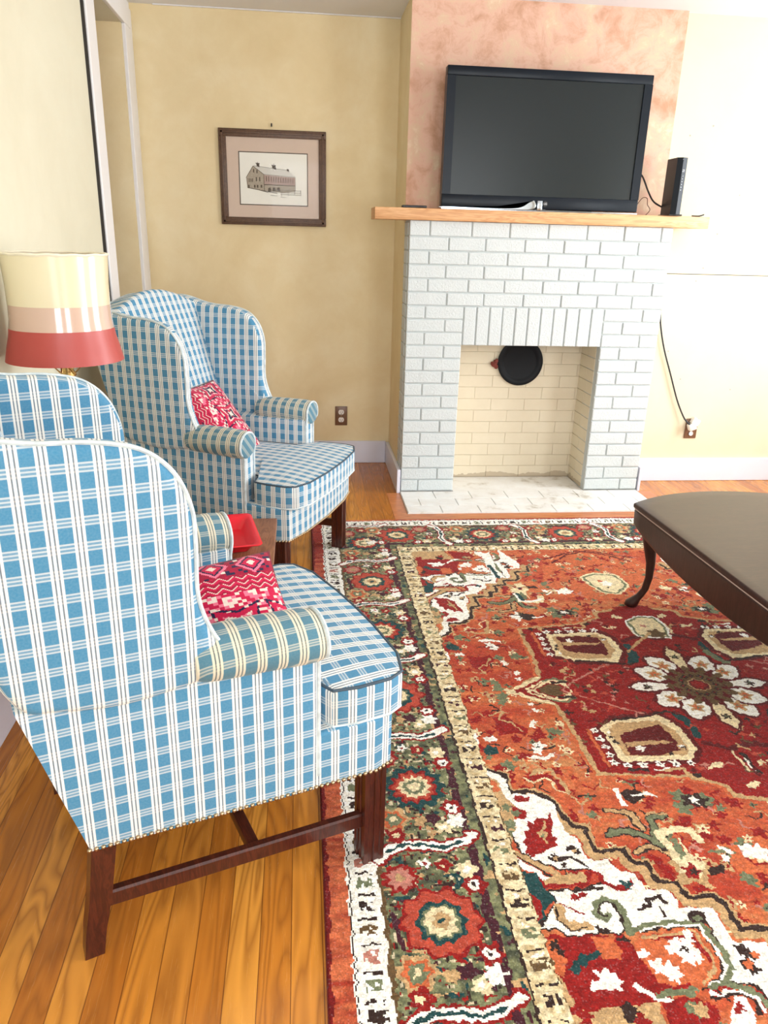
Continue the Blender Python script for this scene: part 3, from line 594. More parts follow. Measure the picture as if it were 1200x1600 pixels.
# ---------------------------------------------------------------- rug, woven colour per knot
RUG=[('p','TN','xy',0,[(-0.083,-2.362),(-0.032,-2.425),(-0.022,-2.499),(-0.029,-2.591),(-0.06,-2.642),(-0.117,-2.638),(-0.106,-2.486)]),
('p','OR','xy',0,[(-0.074,-2.394),(-0.039,-2.417),(-0.034,-2.458),(-0.063,-2.465)]),
('l','TN','xy',0.034,[(-0.105,-2.366),(-0.043,-2.399),(-0.021,-2.414),(-0.019,-2.475),(0.036,-2.477),(0.079,-2.52),(0.089,-2.567),(0.101,-2.605),(0.13,-2.611),(0.128,-2.687),(0.199,-2.686),(0.203,-2.725),(0.234,-2.728),(0.237,-2.784),(0.28,-2.791),(0.286,-2.831),(0.342,-2.832),(0.357,-2.852),(0.36,-2.916),(0.417,-2.919),(0.424,-2.969)]),
('l','DK','xy',0.017,[(-0.095,-2.351),(-0.033,-2.384),(-0.01,-2.399),(-0.009,-2.462),(0.047,-2.463),(0.09,-2.507),(0.1,-2.554),(0.112,-2.592),(0.141,-2.599),(0.138,-2.676),(0.209,-2.675),(0.213,-2.715),(0.245,-2.717),(0.247,-2.774),(0.291,-2.781),(0.296,-2.822),(0.353,-2.823),(0.368,-2.843),(0.37,-2.908),(0.428,-2.911),(0.435,-2.961)]),
('l','TN','xy',0.006,[(-0.088,-2.343),(-0.026,-2.377),(-0.003,-2.392),(-0.002,-2.455),(0.054,-2.456),(0.097,-2.501),(0.107,-2.548),(0.119,-2.586),(0.148,-2.593),(0.145,-2.67),(0.217,-2.669),(0.22,-2.709),(0.252,-2.712),(0.254,-2.769),(0.298,-2.776),(0.303,-2.817),(0.36,-2.818),(0.375,-2.839),(0.377,-2.903),(0.435,-2.906),(0.442,-2.957)]),
('p','WH','xy',0,[(-0.082,-2.36),(-0.034,-2.389),(-0.013,-2.409),(-0.012,-2.471),(0.044,-2.473),(0.087,-2.516),(0.085,-2.59),(0.093,-2.627),(0.109,-2.628),(0.108,-2.703),(0.156,-2.706),(0.166,-2.732),(0.206,-2.754),(0.209,-2.799),(0.259,-2.803),(0.265,-2.849),(0.331,-2.852),(0.338,-2.891),(0.338,-2.938),(0.402,-2.947),(0.407,-3.016),(0.35,-3.164),(0.336,-3.066),(0.326,-3.035),(0.272,-3.023),(0.302,-2.989),(0.303,-2.962),(0.306,-2.888),(0.312,-2.864),(0.274,-2.864),(0.265,-2.888),(0.151,-2.887),(0.127,-2.908),(0.119,-2.894),(0.099,-2.906),(0.061,-2.895),(0.028,-2.902),(-0.003,-2.898),(-0.024,-2.881),(-0.065,-2.879),(-0.04,-2.859),(-0.004,-2.812),(-0.011,-2.782),(0.079,-2.782),(0.114,-2.771),(0.121,-2.738),(0.099,-2.727),(0.039,-2.728),(0.006,-2.708),(-0.03,-2.681),(-0.043,-2.654),(-0.051,-2.61),(-0.029,-2.591),(-0.027,-2.562),(0.005,-2.547),(-0.022,-2.499),(-0.033,-2.467),(-0.032,-2.425)]),
('l','DK','xy',0.005,[(0.336,-3.066),(0.326,-3.035),(0.272,-3.023),(0.302,-2.989),(0.303,-2.962),(0.306,-2.888),(0.312,-2.864),(0.274,-2.864),(0.265,-2.888),(0.151,-2.887),(0.127,-2.908),(0.119,-2.894),(0.099,-2.906),(0.061,-2.895),(0.028,-2.902),(-0.003,-2.898),(-0.024,-2.881),(-0.065,-2.879),(-0.04,-2.859),(-0.004,-2.812),(-0.011,-2.782),(0.079,-2.782),(0.114,-2.771),(0.121,-2.738),(0.099,-2.727),(0.039,-2.728),(0.006,-2.708),(-0.03,-2.681),(-0.043,-2.654),(-0.051,-2.61)]),
('p','WH','xy',0,[(-0.084,-2.659),(-0.06,-2.682),(-0.018,-2.722),(0.006,-2.748),(-0.011,-2.755),(-0.032,-2.724),(-0.07,-2.71)]),
('l','TN','xy',0.016,[(-0.082,-2.651),(-0.046,-2.677),(0.003,-2.72),(0.027,-2.738)]),
('l','DK','xy',0.005,[(-0.084,-2.659),(-0.048,-2.685),(-0.001,-2.731),(0.01,-2.744)]),
('p','TN','xy',0,[(-0.011,-2.755),(0.015,-2.741),(0.093,-2.736),(0.088,-2.769),(-0.005,-2.774)]),
('l','RD','xy',0.01,[(-0.013,-2.771),(0.084,-2.772),(0.1,-2.736),(0.121,-2.738),(0.12,-2.771),(0.147,-2.791)]),
('p','TL','xy',0,[(-0.074,-2.714),(-0.055,-2.725),(-0.02,-2.731),(-0.017,-2.769),(-0.005,-2.805),(-0.03,-2.825),(-0.039,-2.856),(-0.059,-2.869),(-0.046,-2.811),(-0.057,-2.772)]),
('p','RD','xy',0,[(-0.059,-2.782),(-0.039,-2.803),(-0.038,-2.838),(-0.064,-2.878),(-0.069,-2.842)]),
('p','RD','xy',0,[(0.002,-2.569),(0.013,-2.581),(0.034,-2.558),(0.051,-2.564),(0.071,-2.541),(0.064,-2.584),(0.053,-2.607),(0.055,-2.647),(0.025,-2.667),(-0.02,-2.683),(-0.031,-2.673),(-0.021,-2.654),(-0.027,-2.637),(-0.012,-2.621),(-0.016,-2.604),(-0.003,-2.603)]),
('d','TN','xy',0.012,[(0.029,-2.614)]),
('d','GR','xy',0.006,[(0.027,-2.62)]),
('l','TN','xy',0.006,[(0.044,-2.576),(0.034,-2.608),(0.026,-2.645)]),
('p','RD','xy',0,[(-0.014,-2.485),(0.009,-2.478),(0.037,-2.487),(0.025,-2.505),(0.001,-2.505)]),
('p','RD','xy',0,[(-0.029,-2.51),(-0.003,-2.521),(0.011,-2.541),(-0.004,-2.562),(-0.025,-2.551)]),
('d','GR','xy',0.011,[(-0.018,-2.539)]),
('d','GR','xy',0.011,[(-0.039,-2.519)]),
('d','GR','xy',0.014,[(-0.041,-2.577)]),
('d','GR','xy',0.014,[(-0.057,-2.601)]),
('l','DK','xy',0.008,[(0.018,-2.688),(0.033,-2.701),(0.057,-2.693),(0.076,-2.696),(0.091,-2.711),(0.105,-2.72)]),
('d','DK','xy',0.009,[(0.035,-2.686)]),
('d','DK','xy',0.009,[(0.082,-2.665)]),
('d','DK','xy',0.009,[(0.093,-2.678)]),
('d','DK','xy',0.009,[(0.05,-2.714)]),
('d','TN','xy',0.006,[(0.035,-2.693)]),
('d','TN','xy',0.006,[(0.085,-2.674)]),
('l','GR','xy',0.017,[(0.102,-2.856),(0.086,-2.861),(0.077,-2.847),(0.084,-2.824),(0.107,-2.817),(0.129,-2.823),(0.133,-2.85),(0.128,-2.885),(0.129,-2.902)]),
('l','DK','xy',0.004,[(0.096,-2.855),(0.085,-2.854),(0.083,-2.841),(0.091,-2.828),(0.111,-2.825),(0.123,-2.832),(0.124,-2.857),(0.12,-2.889)]),
('d','DK','xy',0.012,[(0.107,-2.922)]),
('d','DK','xy',0.012,[(0.113,-2.932)]),
('l','TN','xy',0.022,[(-0.002,-2.827),(-0.002,-2.854),(0.01,-2.876),(0.045,-2.88)]),
('l','RD','xy',0.005,[(0.006,-2.821),(0.016,-2.832),(0.045,-2.848)]),
('l','DK','xy',0.004,[(-0.009,-2.83),(-0.01,-2.86),(0.007,-2.885),(0.046,-2.885)]),
('l','DK','xy',0.008,[(0.049,-2.787),(0.068,-2.783),(0.112,-2.785)]),
('d','RD','xy',0.008,[(0.04,-2.8)]),
('d','RD','xy',0.008,[(0.049,-2.808)]),
('d','RD','xy',0.008,[(0.063,-2.798)]),
('p','RD','xy',0,[(0.14,-2.782),(0.168,-2.78),(0.186,-2.765),(0.187,-2.783),(0.154,-2.799)]),
('d','TL','xy',0.012,[(0.174,-2.779)]),
('l','DK','xy',0.009,[(0.171,-2.846),(0.2,-2.838),(0.204,-2.823),(0.231,-2.819),(0.24,-2.836)]),
('l','DK','xy',0.006,[(0.225,-2.844),(0.22,-2.868)]),
('d','DK','xy',0.008,[(0.067,-2.888)]),
('d','DK','xy',0.008,[(0.079,-2.894)]),
('l','GR','xy',0.014,[(0.131,-2.899),(0.152,-2.892),(0.208,-2.885),(0.285,-2.888),(0.296,-2.916),(0.302,-2.965),(0.302,-2.994),(0.277,-3.02),(0.237,-3.037)]),
('p','DK','xy',0,[(0.274,-2.864),(0.312,-2.864),(0.307,-2.882),(0.306,-2.907),(0.302,-2.894),(0.269,-2.885)]),
('p','GR','xy',0,[(0.279,-2.871),(0.302,-2.871),(0.3,-2.884),(0.278,-2.884)]),
('l','WH','xy',0.007,[(0.152,-2.9),(0.212,-2.892),(0.281,-2.896),(0.286,-2.924),(0.292,-2.976),(0.291,-2.996),(0.269,-3.016),(0.236,-3.03)]),
('l','DK','xy',0.004,[(0.154,-2.904),(0.209,-2.896),(0.276,-2.9),(0.28,-2.927),(0.286,-2.978),(0.285,-2.995),(0.266,-3.012),(0.232,-3.027)]),
('l','GR','xy',0.014,[(0.264,-3.025),(0.289,-3.034),(0.318,-3.047),(0.329,-3.077),(0.325,-3.114)]),
('l','WH','xy',0.008,[(0.229,-3.048),(0.242,-3.053),(0.269,-3.046),(0.295,-3.047),(0.316,-3.059),(0.314,-3.089)]),
('l','DK','xy',0.005,[(0.222,-3.05),(0.233,-3.059),(0.265,-3.052),(0.292,-3.052),(0.308,-3.064),(0.304,-3.093)]),
('p','WH','xy',0,[(0.271,-3.054),(0.294,-3.059),(0.297,-3.087),(0.266,-3.139),(0.231,-3.136),(0.242,-3.095)]),
('d','DK','xy',0.013,[(0.345,-2.959)]),
('d','DK','xy',0.013,[(0.353,-2.969)]),
('d','DK','xy',0.013,[(0.338,-2.991)]),
('d','DK','xy',0.013,[(0.342,-3.003)]),
('d','OR','xy',0.009,[(0.364,-2.97)]),
('d','OR','xy',0.009,[(0.339,-2.994)]),
('d','RD','xy',0.008,[(0.264,-3.082)]),
('d','RD','xy',0.008,[(0.273,-3.075)]),
('p','OR','xy',0,[(0.15,-2.906),(0.277,-2.903),(0.285,-2.974),(0.281,-2.995),(0.234,-3.03),(0.202,-3.042),(0.132,-3.036),(0.122,-2.956),(0.127,-2.931)]),
('l','RD','xy',0.012,[(0.172,-2.917),(0.256,-2.916),(0.264,-2.976)]),
('l','TN','xy',0.006,[(0.15,-2.916),(0.268,-2.91),(0.272,-2.977),(0.271,-2.994),(0.228,-3.024)]),
('p','RD','xy',0,[(0.121,-2.963),(0.142,-3.02),(0.203,-3.025),(0.191,-3.042),(0.127,-3.037),(0.111,-2.992)]),
('d','WH','xy',0.014,[(0.216,-2.935)]),
('d','WH','xy',0.014,[(0.242,-2.933)]),
('d','WH','xy',0.014,[(0.22,-2.955)]),
('d','WH','xy',0.014,[(0.24,-2.954)]),
('d','WH','xy',0.014,[(0.224,-2.97)]),
('d','WH','xy',0.014,[(0.202,-2.948)]),
('d','WH','xy',0.011,[(0.247,-2.918)]),
('d','WH','xy',0.011,[(0.238,-2.974)]),
('d','DK','xy',0.004,[(0.226,-2.944)]),
('d','DK','xy',0.004,[(0.231,-2.95)]),
('d','DK','xy',0.004,[(0.216,-2.946)]),
('d','WH','xy',0.017,[(0.174,-2.989)]),
('d','WH','xy',0.017,[(0.176,-3.003)]),
('d','WH','xy',0.017,[(0.155,-2.985)]),
('d','WH','xy',0.01,[(0.134,-2.953)]),
('p','RD','xy',0,[(-0.061,-2.893),(-0.004,-2.901),(0.06,-2.9),(0.125,-2.928),(0.123,-2.965),(0.132,-3.035),(0.108,-3.059),(0.032,-3.058),(-0.081,-3.064),(-0.081,-2.99),(-0.081,-2.919)]),
('p','OR','xy',0,[(-0.074,-2.905),(-0.031,-2.908),(-0.026,-2.953),(-0.046,-2.993),(-0.06,-2.964)]),
('p','OR','xy',0,[(0.045,-2.906),(0.091,-2.91),(0.091,-2.962),(0.045,-2.959)]),
('p','TL','xy',0,[(-0.032,-2.976),(0.007,-2.945),(0.046,-2.937),(0.05,-2.946),(0.005,-2.968),(-0.011,-2.991)]),
('p','WH','xy',0,[(-0.003,-3.014),(0.023,-2.999),(0.042,-2.985),(0.066,-2.991),(0.065,-3.009),(0.028,-3.02),(0.004,-3.024)]),
('d','WH','xy',0.018,[(0.037,-2.997)]),
('d','WH','xy',0.018,[(0.052,-3.009)]),
('p','TN','xy',0,[(-0.081,-3.064),(0.032,-3.058),(0.123,-3.054),(0.095,-3.154),(-0.105,-3.17)]),
('p','DK','xy',0,[(-0.077,-2.976),(-0.064,-2.994),(-0.059,-3.032),(-0.082,-3.044),(-0.082,-3.017)]),
('p','TL','xy',0,[(-0.075,-2.988),(-0.067,-3.002),(-0.065,-3.029),(-0.078,-3.036)]),
('l','TN','xy',0.02,[(-0.084,-2.948),(-0.064,-2.978),(-0.051,-3.039)]),
('l','WH','xy',0.01,[(0.09,-3.018),(0.106,-3.035),(0.125,-3.05),(0.154,-3.059)]),
('l','GR','xy',0.016,[(0.128,-3.042),(0.201,-3.038)]),
('p','RD','xy',0,[(0.125,-3.06),(0.196,-3.048),(0.224,-3.081),(0.21,-3.129),(0.117,-3.144)]),
('d','DK','xy',0.014,[(0.06,-3.067)]),
('d','DK','xy',0.014,[(0.063,-3.075)]),
('d','RD','xy',0.014,[(-0.029,-3.073)]),
('d','RD','xy',0.014,[(0.074,-3.093)]),
('d','GR','xy',0.014,[(0.181,-3.074)]),
('d','TN','xy',0.013,[(0.195,-3.076)]),
('d','DK','xy',0.01,[(-0.038,-2.92)]),
('d','DK','xy',0.01,[(-0.031,-2.932)]),
('l','DK','xy',0.022,[(0.213,-2.549),(0.251,-2.554),(0.272,-2.564),(0.278,-2.613)]),
('l','DK','xy',0.022,[(0.235,-2.685),(0.265,-2.675),(0.298,-2.678),(0.317,-2.701),(0.325,-2.727)]),
('l','TN','xy',0.014,[(0.213,-2.549),(0.251,-2.554),(0.272,-2.564),(0.278,-2.613)]),
('l','TN','xy',0.014,[(0.235,-2.685),(0.265,-2.675),(0.298,-2.678),(0.317,-2.701),(0.325,-2.727)]),
('l','DK','xy',0.026,[(0.19,-2.628),(0.207,-2.621),(0.245,-2.62),(0.279,-2.643),(0.306,-2.674)]),
('l','DK','xy',0.026,[(0.355,-2.575),(0.317,-2.581),(0.31,-2.611),(0.301,-2.645)]),
('l','GR','xy',0.017,[(0.19,-2.628),(0.207,-2.621),(0.245,-2.62),(0.279,-2.643),(0.306,-2.674)]),
('l','GR','xy',0.017,[(0.355,-2.575),(0.317,-2.581),(0.31,-2.611),(0.301,-2.645)]),
('l','CR','xy',0.024,[(0.318,-2.633),(0.344,-2.627),(0.376,-2.623),(0.398,-2.631),(0.407,-2.663)]),
('l','CR','xy',0.02,[(0.314,-2.642),(0.32,-2.675),(0.326,-2.721)]),
('l','GR','xy',0.018,[(0.341,-2.658),(0.34,-2.707)]),
('l','CR','xy',0.006,[(0.356,-2.653),(0.353,-2.706)]),
('l','TN','xy',0.006,[(0.309,-2.569),(0.335,-2.564),(0.365,-2.571)]),
('l','RD','xy',0.02,[(0.267,-2.707),(0.287,-2.747),(0.283,-2.765)]),
('d','TN','xy',0.042,[(0.34,-2.753)]),
('d','CR','xy',0.03,[(0.344,-2.736)]),
('d','RD','xy',0.02,[(0.34,-2.753)]),
('d','DK','xy',0.01,[(0.343,-2.753)]),
('l','TN','xy',0.014,[(0.341,-2.779),(0.36,-2.8)]),
('l','WH','xy',0.01,[(0.27,-2.472),(0.265,-2.508),(0.272,-2.537)]),
('p','DK','xy',0,[(0.274,-2.489),(0.302,-2.472),(0.332,-2.484),(0.337,-2.513),(0.295,-2.529),(0.278,-2.514)]),
('l','WH','xy',0.009,[(0.309,-2.497),(0.342,-2.494),(0.367,-2.503)]),
('p','RD','xy',0,[(0.387,-2.582),(0.421,-2.582),(0.412,-2.615),(0.384,-2.617)]),
('d','GR','xy',0.022,[(0.427,-2.508)]),
('d','GR','xy',0.022,[(0.419,-2.552)]),
('d','GR','xy',0.022,[(0.486,-2.529)]),
('d','DK','xy',0.022,[(0.449,-2.526)]),
('d','DK','xy',0.022,[(0.472,-2.53)]),
('d','WH','xy',0.013,[(0.46,-2.529)]),
('d','RD','xy',0.016,[(0.458,-2.49)]),
('p','DK','xy',0,[(0.379,-2.747),(0.422,-2.742),(0.411,-2.768),(0.38,-2.769)]),
('l','WH','xy',0.012,[(0.444,-2.685),(0.461,-2.706)]),
('d','WH','xy',0.01,[(0.441,-2.72)]),
('l','GR','xy',0.008,[(0.409,-2.702),(0.447,-2.697)]),
('d','GR','xy',0.012,[(0.002,-2.358)]),
('d','GR','xy',0.012,[(0.516,-2.559)]),
('d','CR','xy',0.016,[(0.516,-2.718)]),
('d','CR','xy',0.016,[(0.53,-2.727)]),
('d','RD','xy',0.018,[(0.563,-2.549)]),
('d','RD','xy',0.018,[(0.566,-2.648)]),
('d','GR','xy',0.013,[(0.455,-2.779)]),
('d','GR','xy',0.013,[(0.464,-2.794)]),
('l','TN','xy',0.012,[(0.044,-2.413),(0.075,-2.387),(0.12,-2.385),(0.136,-2.435),(0.14,-2.475)]),
('l','RD','xy',0.012,[(0.046,-2.408),(0.087,-2.406),(0.121,-2.429),(0.128,-2.469)]),
('l','CR','xy',0.005,[(0.039,-2.408),(0.056,-2.434),(0.094,-2.414),(0.114,-2.428),(0.108,-2.458),(0.141,-2.482)]),
('d','GR','xy',0.012,[(0.189,-2.493)]),
('d','GR','xy',0.012,[(0.172,-2.561)]),
('l','DK','xy',0.008,[(0.164,-2.491),(0.207,-2.492)]),
('p','WH','xy',0,[(0.074,-2.327),(0.1,-2.321),(0.12,-2.328),(0.158,-2.313),(0.149,-2.33),(0.107,-2.341),(0.081,-2.336)]),
('d','WH','xy',0.016,[(0.11,-2.299)]),
('d','WH','xy',0.016,[(0.121,-2.282)]),
('l','DK','xy',0.005,[(0.062,-2.284),(0.099,-2.298)]),
('l','DK','xy',0.006,[(0.13,-2.295),(0.163,-2.285)]),
('d','DK','xy',0.005,[(0.115,-2.282)]),
('p','TL','xy',0,[(-0.043,-2.283),(-0.022,-2.27),(-0.005,-2.28),(-0.005,-2.302),(-0.033,-2.317),(-0.045,-2.305)]),
('d','GR','xy',0.014,[(0.007,-2.353)]),
('d','GR','xy',0.014,[(0.017,-2.364)]),
('d','RD','xy',0.014,[(-0.018,-2.367)]),
('d','RD','xy',0.014,[(-0.051,-2.276)]),
('p','WH','xy',0,[(-0.085,-2.191),(-0.068,-2.198),(-0.043,-2.224),(-0.051,-2.259),(-0.076,-2.275),(-0.085,-2.245)]),
('d','WH','xy',0.01,[(-0.02,-2.241)]),
('d','WH','xy',0.01,[(-0.005,-2.239)]),
('p','RD','xy',0,[(0.019,-2.141),(0.061,-2.131),(0.08,-2.171),(0.111,-2.204),(0.092,-2.233),(0.067,-2.219),(0.017,-2.228)]),
('d','GR','xy',0.015,[(0.178,-2.215)]),
('d','GR','xy',0.015,[(0.191,-2.222)]),
('l','TN','xy',0.006,[(0.012,-2.128),(0.056,-2.111),(0.036,-2.152),(0.07,-2.17),(0.089,-2.209)]),
('d','GR','xy',0.013,[(0.065,-1.949)]),
('d','GR','xy',0.013,[(0.074,-1.964)]),
('d','GR','xy',0.013,[(0.07,-2.029)]),
('d','GR','xy',0.013,[(0.08,-2.023)]),
('d','WH','xy',0.01,[(0.159,-1.901)]),
('d','WH','xy',0.01,[(0.156,-2.077)]),
('d','WH','xy',0.01,[(0.136,-2.168)]),
('d','WH','xy',0.01,[(0.128,-2.186)]),
('d','GR','xy',0.01,[(0.037,-1.677)]),
('d','GR','xy',0.01,[(-0.036,-1.691)]),
('p','RD','xy',0,[(0.1,-1.995),(0.194,-2.072),(0.229,-2.081),(0.243,-2.194),(0.248,-2.412),(0.494,-2.44),(0.576,-2.479),(0.58,-2.519),(0.656,-2.541),(0.74,-2.576),(0.818,-2.565),(0.742,-2.006)]),
('l','TN','xy',0.014,[(0.1,-1.995),(0.194,-2.072),(0.229,-2.081),(0.243,-2.194),(0.248,-2.412),(0.494,-2.44),(0.576,-2.479),(0.58,-2.519),(0.656,-2.541)]),
('l','OR','xy',0.01,[(0.215,-2.091),(0.231,-2.203),(0.236,-2.419),(0.482,-2.447),(0.563,-2.485),(0.568,-2.525)]),
('l','CR','xy',0.016,[(0.1,-1.995),(0.148,-2.034),(0.222,-2.077)]),
('l','RD','xy',0.008,[(0.129,-1.997),(0.177,-2.04),(0.237,-2.068)]),
('l','CR','xy',0.008,[(0.167,-1.996),(0.223,-1.958),(0.262,-1.949),(0.297,-1.963),(0.295,-1.993)]),
('l','CR','xy',0.008,[(0.167,-1.996),(0.211,-2.031),(0.241,-2.054),(0.288,-2.04),(0.305,-2.015)]),
('l','GR','xy',0.01,[(0.231,-1.951),(0.274,-1.939),(0.305,-1.963)]),
('p','OL','xy',0,[(0.2,-1.998),(0.252,-1.968),(0.283,-1.992),(0.244,-2.033)]),
('l','PK','xy',0.006,[(0.282,-2.007),(0.348,-2.061),(0.433,-2.118),(0.501,-2.153)]),
('l','DK','xy',0.012,[(0.26,-2.048),(0.302,-2.048)]),
('l','DR','xy',0.036,[(0.326,-2.215),(0.383,-2.171),(0.534,-2.162),(0.571,-2.228),(0.57,-2.325),(0.531,-2.37),(0.332,-2.364),(0.326,-2.215)]),
('p','CR','xy',0,[(0.326,-2.215),(0.383,-2.171),(0.534,-2.162),(0.571,-2.228),(0.57,-2.325),(0.531,-2.37),(0.332,-2.364)]),
('p','TN','xy',0,[(0.348,-2.22),(0.384,-2.191),(0.514,-2.187),(0.549,-2.239),(0.547,-2.323),(0.526,-2.35),(0.352,-2.344)]),
('p','DR','xy',0,[(0.373,-2.246),(0.425,-2.225),(0.513,-2.206),(0.526,-2.262),(0.522,-2.327),(0.449,-2.345),(0.367,-2.339)]),
('p','TN','xy',0,[(0.374,-2.282),(0.421,-2.279),(0.499,-2.279),(0.516,-2.292),(0.451,-2.299),(0.372,-2.305)]),
('d','WH','xy',0.012,[(0.406,-2.313)]),
('d','DK','xy',0.008,[(0.344,-2.256)]),
('d','DK','xy',0.008,[(0.348,-2.28)]),
('d','DK','xy',0.008,[(0.535,-2.316)]),
('d','DK','xy',0.008,[(0.489,-2.342)]),
('d','WH','xy',0.006,[(0.347,-2.232)]),
('d','WH','xy',0.006,[(0.534,-2.311)]),
('d','WH','xy',0.011,[(0.308,-2.223)]),
('d','DK','xy',0.004,[(0.308,-2.223)]),
('d','WH','xy',0.011,[(0.308,-2.261)]),
('d','DK','xy',0.004,[(0.308,-2.261)]),
('d','WH','xy',0.011,[(0.308,-2.298)]),
('d','DK','xy',0.004,[(0.308,-2.298)]),
('d','WH','xy',0.011,[(0.308,-2.334)]),
('d','DK','xy',0.004,[(0.308,-2.334)]),
('d','WH','xy',0.011,[(0.308,-2.368)]),
('d','DK','xy',0.004,[(0.308,-2.368)]),
('d','WH','xy',0.012,[(0.341,-2.379)]),
('d','DK','xy',0.004,[(0.341,-2.379)]),
('d','WH','xy',0.012,[(0.387,-2.38)]),
('d','DK','xy',0.004,[(0.387,-2.38)]),
('d','WH','xy',0.012,[(0.432,-2.381)]),
('d','DK','xy',0.004,[(0.432,-2.381)]),
('d','WH','xy',0.012,[(0.478,-2.383)]),
('d','DK','xy',0.004,[(0.478,-2.383)]),
('d','WH','xy',0.012,[(0.524,-2.384)]),
('d','DK','xy',0.004,[(0.524,-2.384)]),
('l','TN','xy',0.01,[(0.421,-2.406),(0.495,-2.406),(0.495,-2.435)]),
('l','WH','xy',0.006,[(0.412,-2.405),(0.452,-2.403)]),
('l','DK','xy',0.012,[(0.341,-2.4),(0.386,-2.403)]),
('l','OR','xy',0.012,[(0.287,-2.216),(0.286,-2.378)]),
('l','TL','xy',0.024,[(0.589,-2.165),(0.605,-2.192),(0.605,-2.224),(0.603,-2.268)]),
('l','DK','xy',0.01,[(0.386,-2.175),(0.471,-2.164),(0.563,-2.144),(0.596,-2.159)]),
('p','CR','xy',0,[(0.557,-2.415),(0.58,-2.393),(0.608,-2.386),(0.619,-2.403),(0.599,-2.413),(0.584,-2.406)]),
('l','CR','xy',0.009,[(0.671,-2.337),(0.666,-2.388),(0.671,-2.423)]),
('l','DK','xy',0.016,[(0.692,-2.356),(0.689,-2.4),(0.696,-2.433)]),
('l','WH','xy',0.007,[(0.686,-2.378),(0.684,-2.427)]),
('d','CR','xy',0.012,[(0.725,-2.397)]),
('d','CR','xy',0.012,[(0.658,-2.477)]),
('d','CR','xy',0.012,[(0.644,-2.486)]),
('p','DK','xy',0,[(0.506,-2.42),(0.533,-2.432),(0.518,-2.447),(0.499,-2.435)]),
('l','DR','xy',0.02,[(0.607,-2.298),(0.667,-2.331),(0.758,-2.308)]),
('d','PK','xy',0.006,[(0.43,-1.956)]),
('d','PK','xy',0.006,[(0.45,-1.988)]),
('d','PK','xy',0.006,[(0.439,-2.031)]),
('d','PK','xy',0.006,[(0.462,-2.089)]),
('d','PK','xy',0.006,[(0.348,-2.089)]),
('d','PK','xy',0.006,[(0.323,-2.101)]),
('d','PK','xy',0.006,[(0.425,-1.94)]),
('d','DK','xy',0.008,[(0.437,-1.972)]),
('d','DK','xy',0.008,[(0.454,-1.995)]),
('d','DK','xy',0.008,[(0.354,-1.996)]),
('d','TN','xy',0.01,[(0.375,-2.02)]),
('d','TN','xy',0.01,[(0.316,-2.114)]),
('d','TN','xy',0.01,[(0.333,-2.129)]),
('p','OR','x',0,[(0.526,-0.987),(0.717,-0.885),(0.924,-1.019),(0.932,-1.17),(0.774,-1.406),(0.426,-1.331)]),
('l','DR','x',0.01,[(0.536,-0.974),(0.644,-0.92),(0.72,-0.885),(0.824,-0.927),(0.921,-1.012)]),
('l','CR','y',0.04,[(0.652,-1.176),(0.708,-1.146),(0.788,-1.163),(0.8,-1.253),(0.738,-1.323),(0.692,-1.309),(0.665,-1.247),(0.652,-1.176)]),
('l','GR','y',0.02,[(0.652,-1.176),(0.708,-1.146),(0.788,-1.163),(0.8,-1.253),(0.738,-1.323),(0.692,-1.309),(0.665,-1.247),(0.652,-1.176)]),
('p','CR','y',0,[(0.652,-1.176),(0.708,-1.146),(0.788,-1.163),(0.8,-1.253),(0.738,-1.323),(0.692,-1.309),(0.665,-1.247)]),
('d','WH','y',0.022,[(0.728,-1.237)]),
('d','OR','y',0.01,[(0.707,-1.211)]),
('d','DK','y',0.006,[(0.719,-1.274)]),
('l','WH','',0.034,[(0.683,-1.573),(0.73,-1.545),(0.79,-1.548),(0.798,-1.62),(0.782,-1.686),(0.685,-1.672),(0.683,-1.573)]),
('l','GR','',0.018,[(0.683,-1.573),(0.73,-1.545),(0.79,-1.548),(0.798,-1.62),(0.782,-1.686),(0.685,-1.672),(0.683,-1.573)]),
('p','CR','',0,[(0.683,-1.573),(0.73,-1.545),(0.79,-1.548),(0.798,-1.62),(0.782,-1.686),(0.685,-1.672)]),
('d','OL','',0.03,[(0.752,-1.666)]),
('d','PK','',0.01,[(0.727,-1.606)]),
('p','GR','',0,[(0.593,-1.776),(0.61,-1.768),(0.606,-1.854),(0.567,-1.86)]),
('p','TL','',0,[(0.593,-1.776),(0.615,-1.769),(0.606,-1.854),(0.562,-1.86)]),
('l','TN','',0.012,[(0.594,-1.785),(0.648,-1.73),(0.723,-1.664)]),
('l','PK','',0.006,[(0.291,-1.993),(0.371,-1.937),(0.47,-1.863)]),
('l','GR','',0.024,[(0.871,-1.801),(0.885,-1.846),(0.908,-1.881)]),
('d','WH','y',0.022,[(0.51,-1.306)]),
('d','WH','y',0.022,[(0.531,-1.301)]),
('d','CR','x',0.02,[(0.351,-1.238)]),
('d','CR','x',0.02,[(0.322,-1.285)]),
('l','WH','x',0.016,[(0.309,-1.314),(0.314,-1.371),(0.357,-1.385),(0.403,-1.365)]),
('l','TL','x',0.018,[(0.319,-1.314),(0.326,-1.366)]),
('d','WH','x',0.014,[(0.253,-1.509)]),
('d','WH','x',0.014,[(0.268,-1.52)]),
('l','DK','x',0.01,[(0.252,-1.488),(0.319,-1.518)]),
('p','WH','x',0,[(0.263,-0.904),(0.306,-0.876),(0.29,-1.074),(0.316,-1.161),(0.283,-1.159),(0.258,-1.126)]),
('l','TL','x',0.02,[(0.272,-1.032),(0.279,-1.153)])]
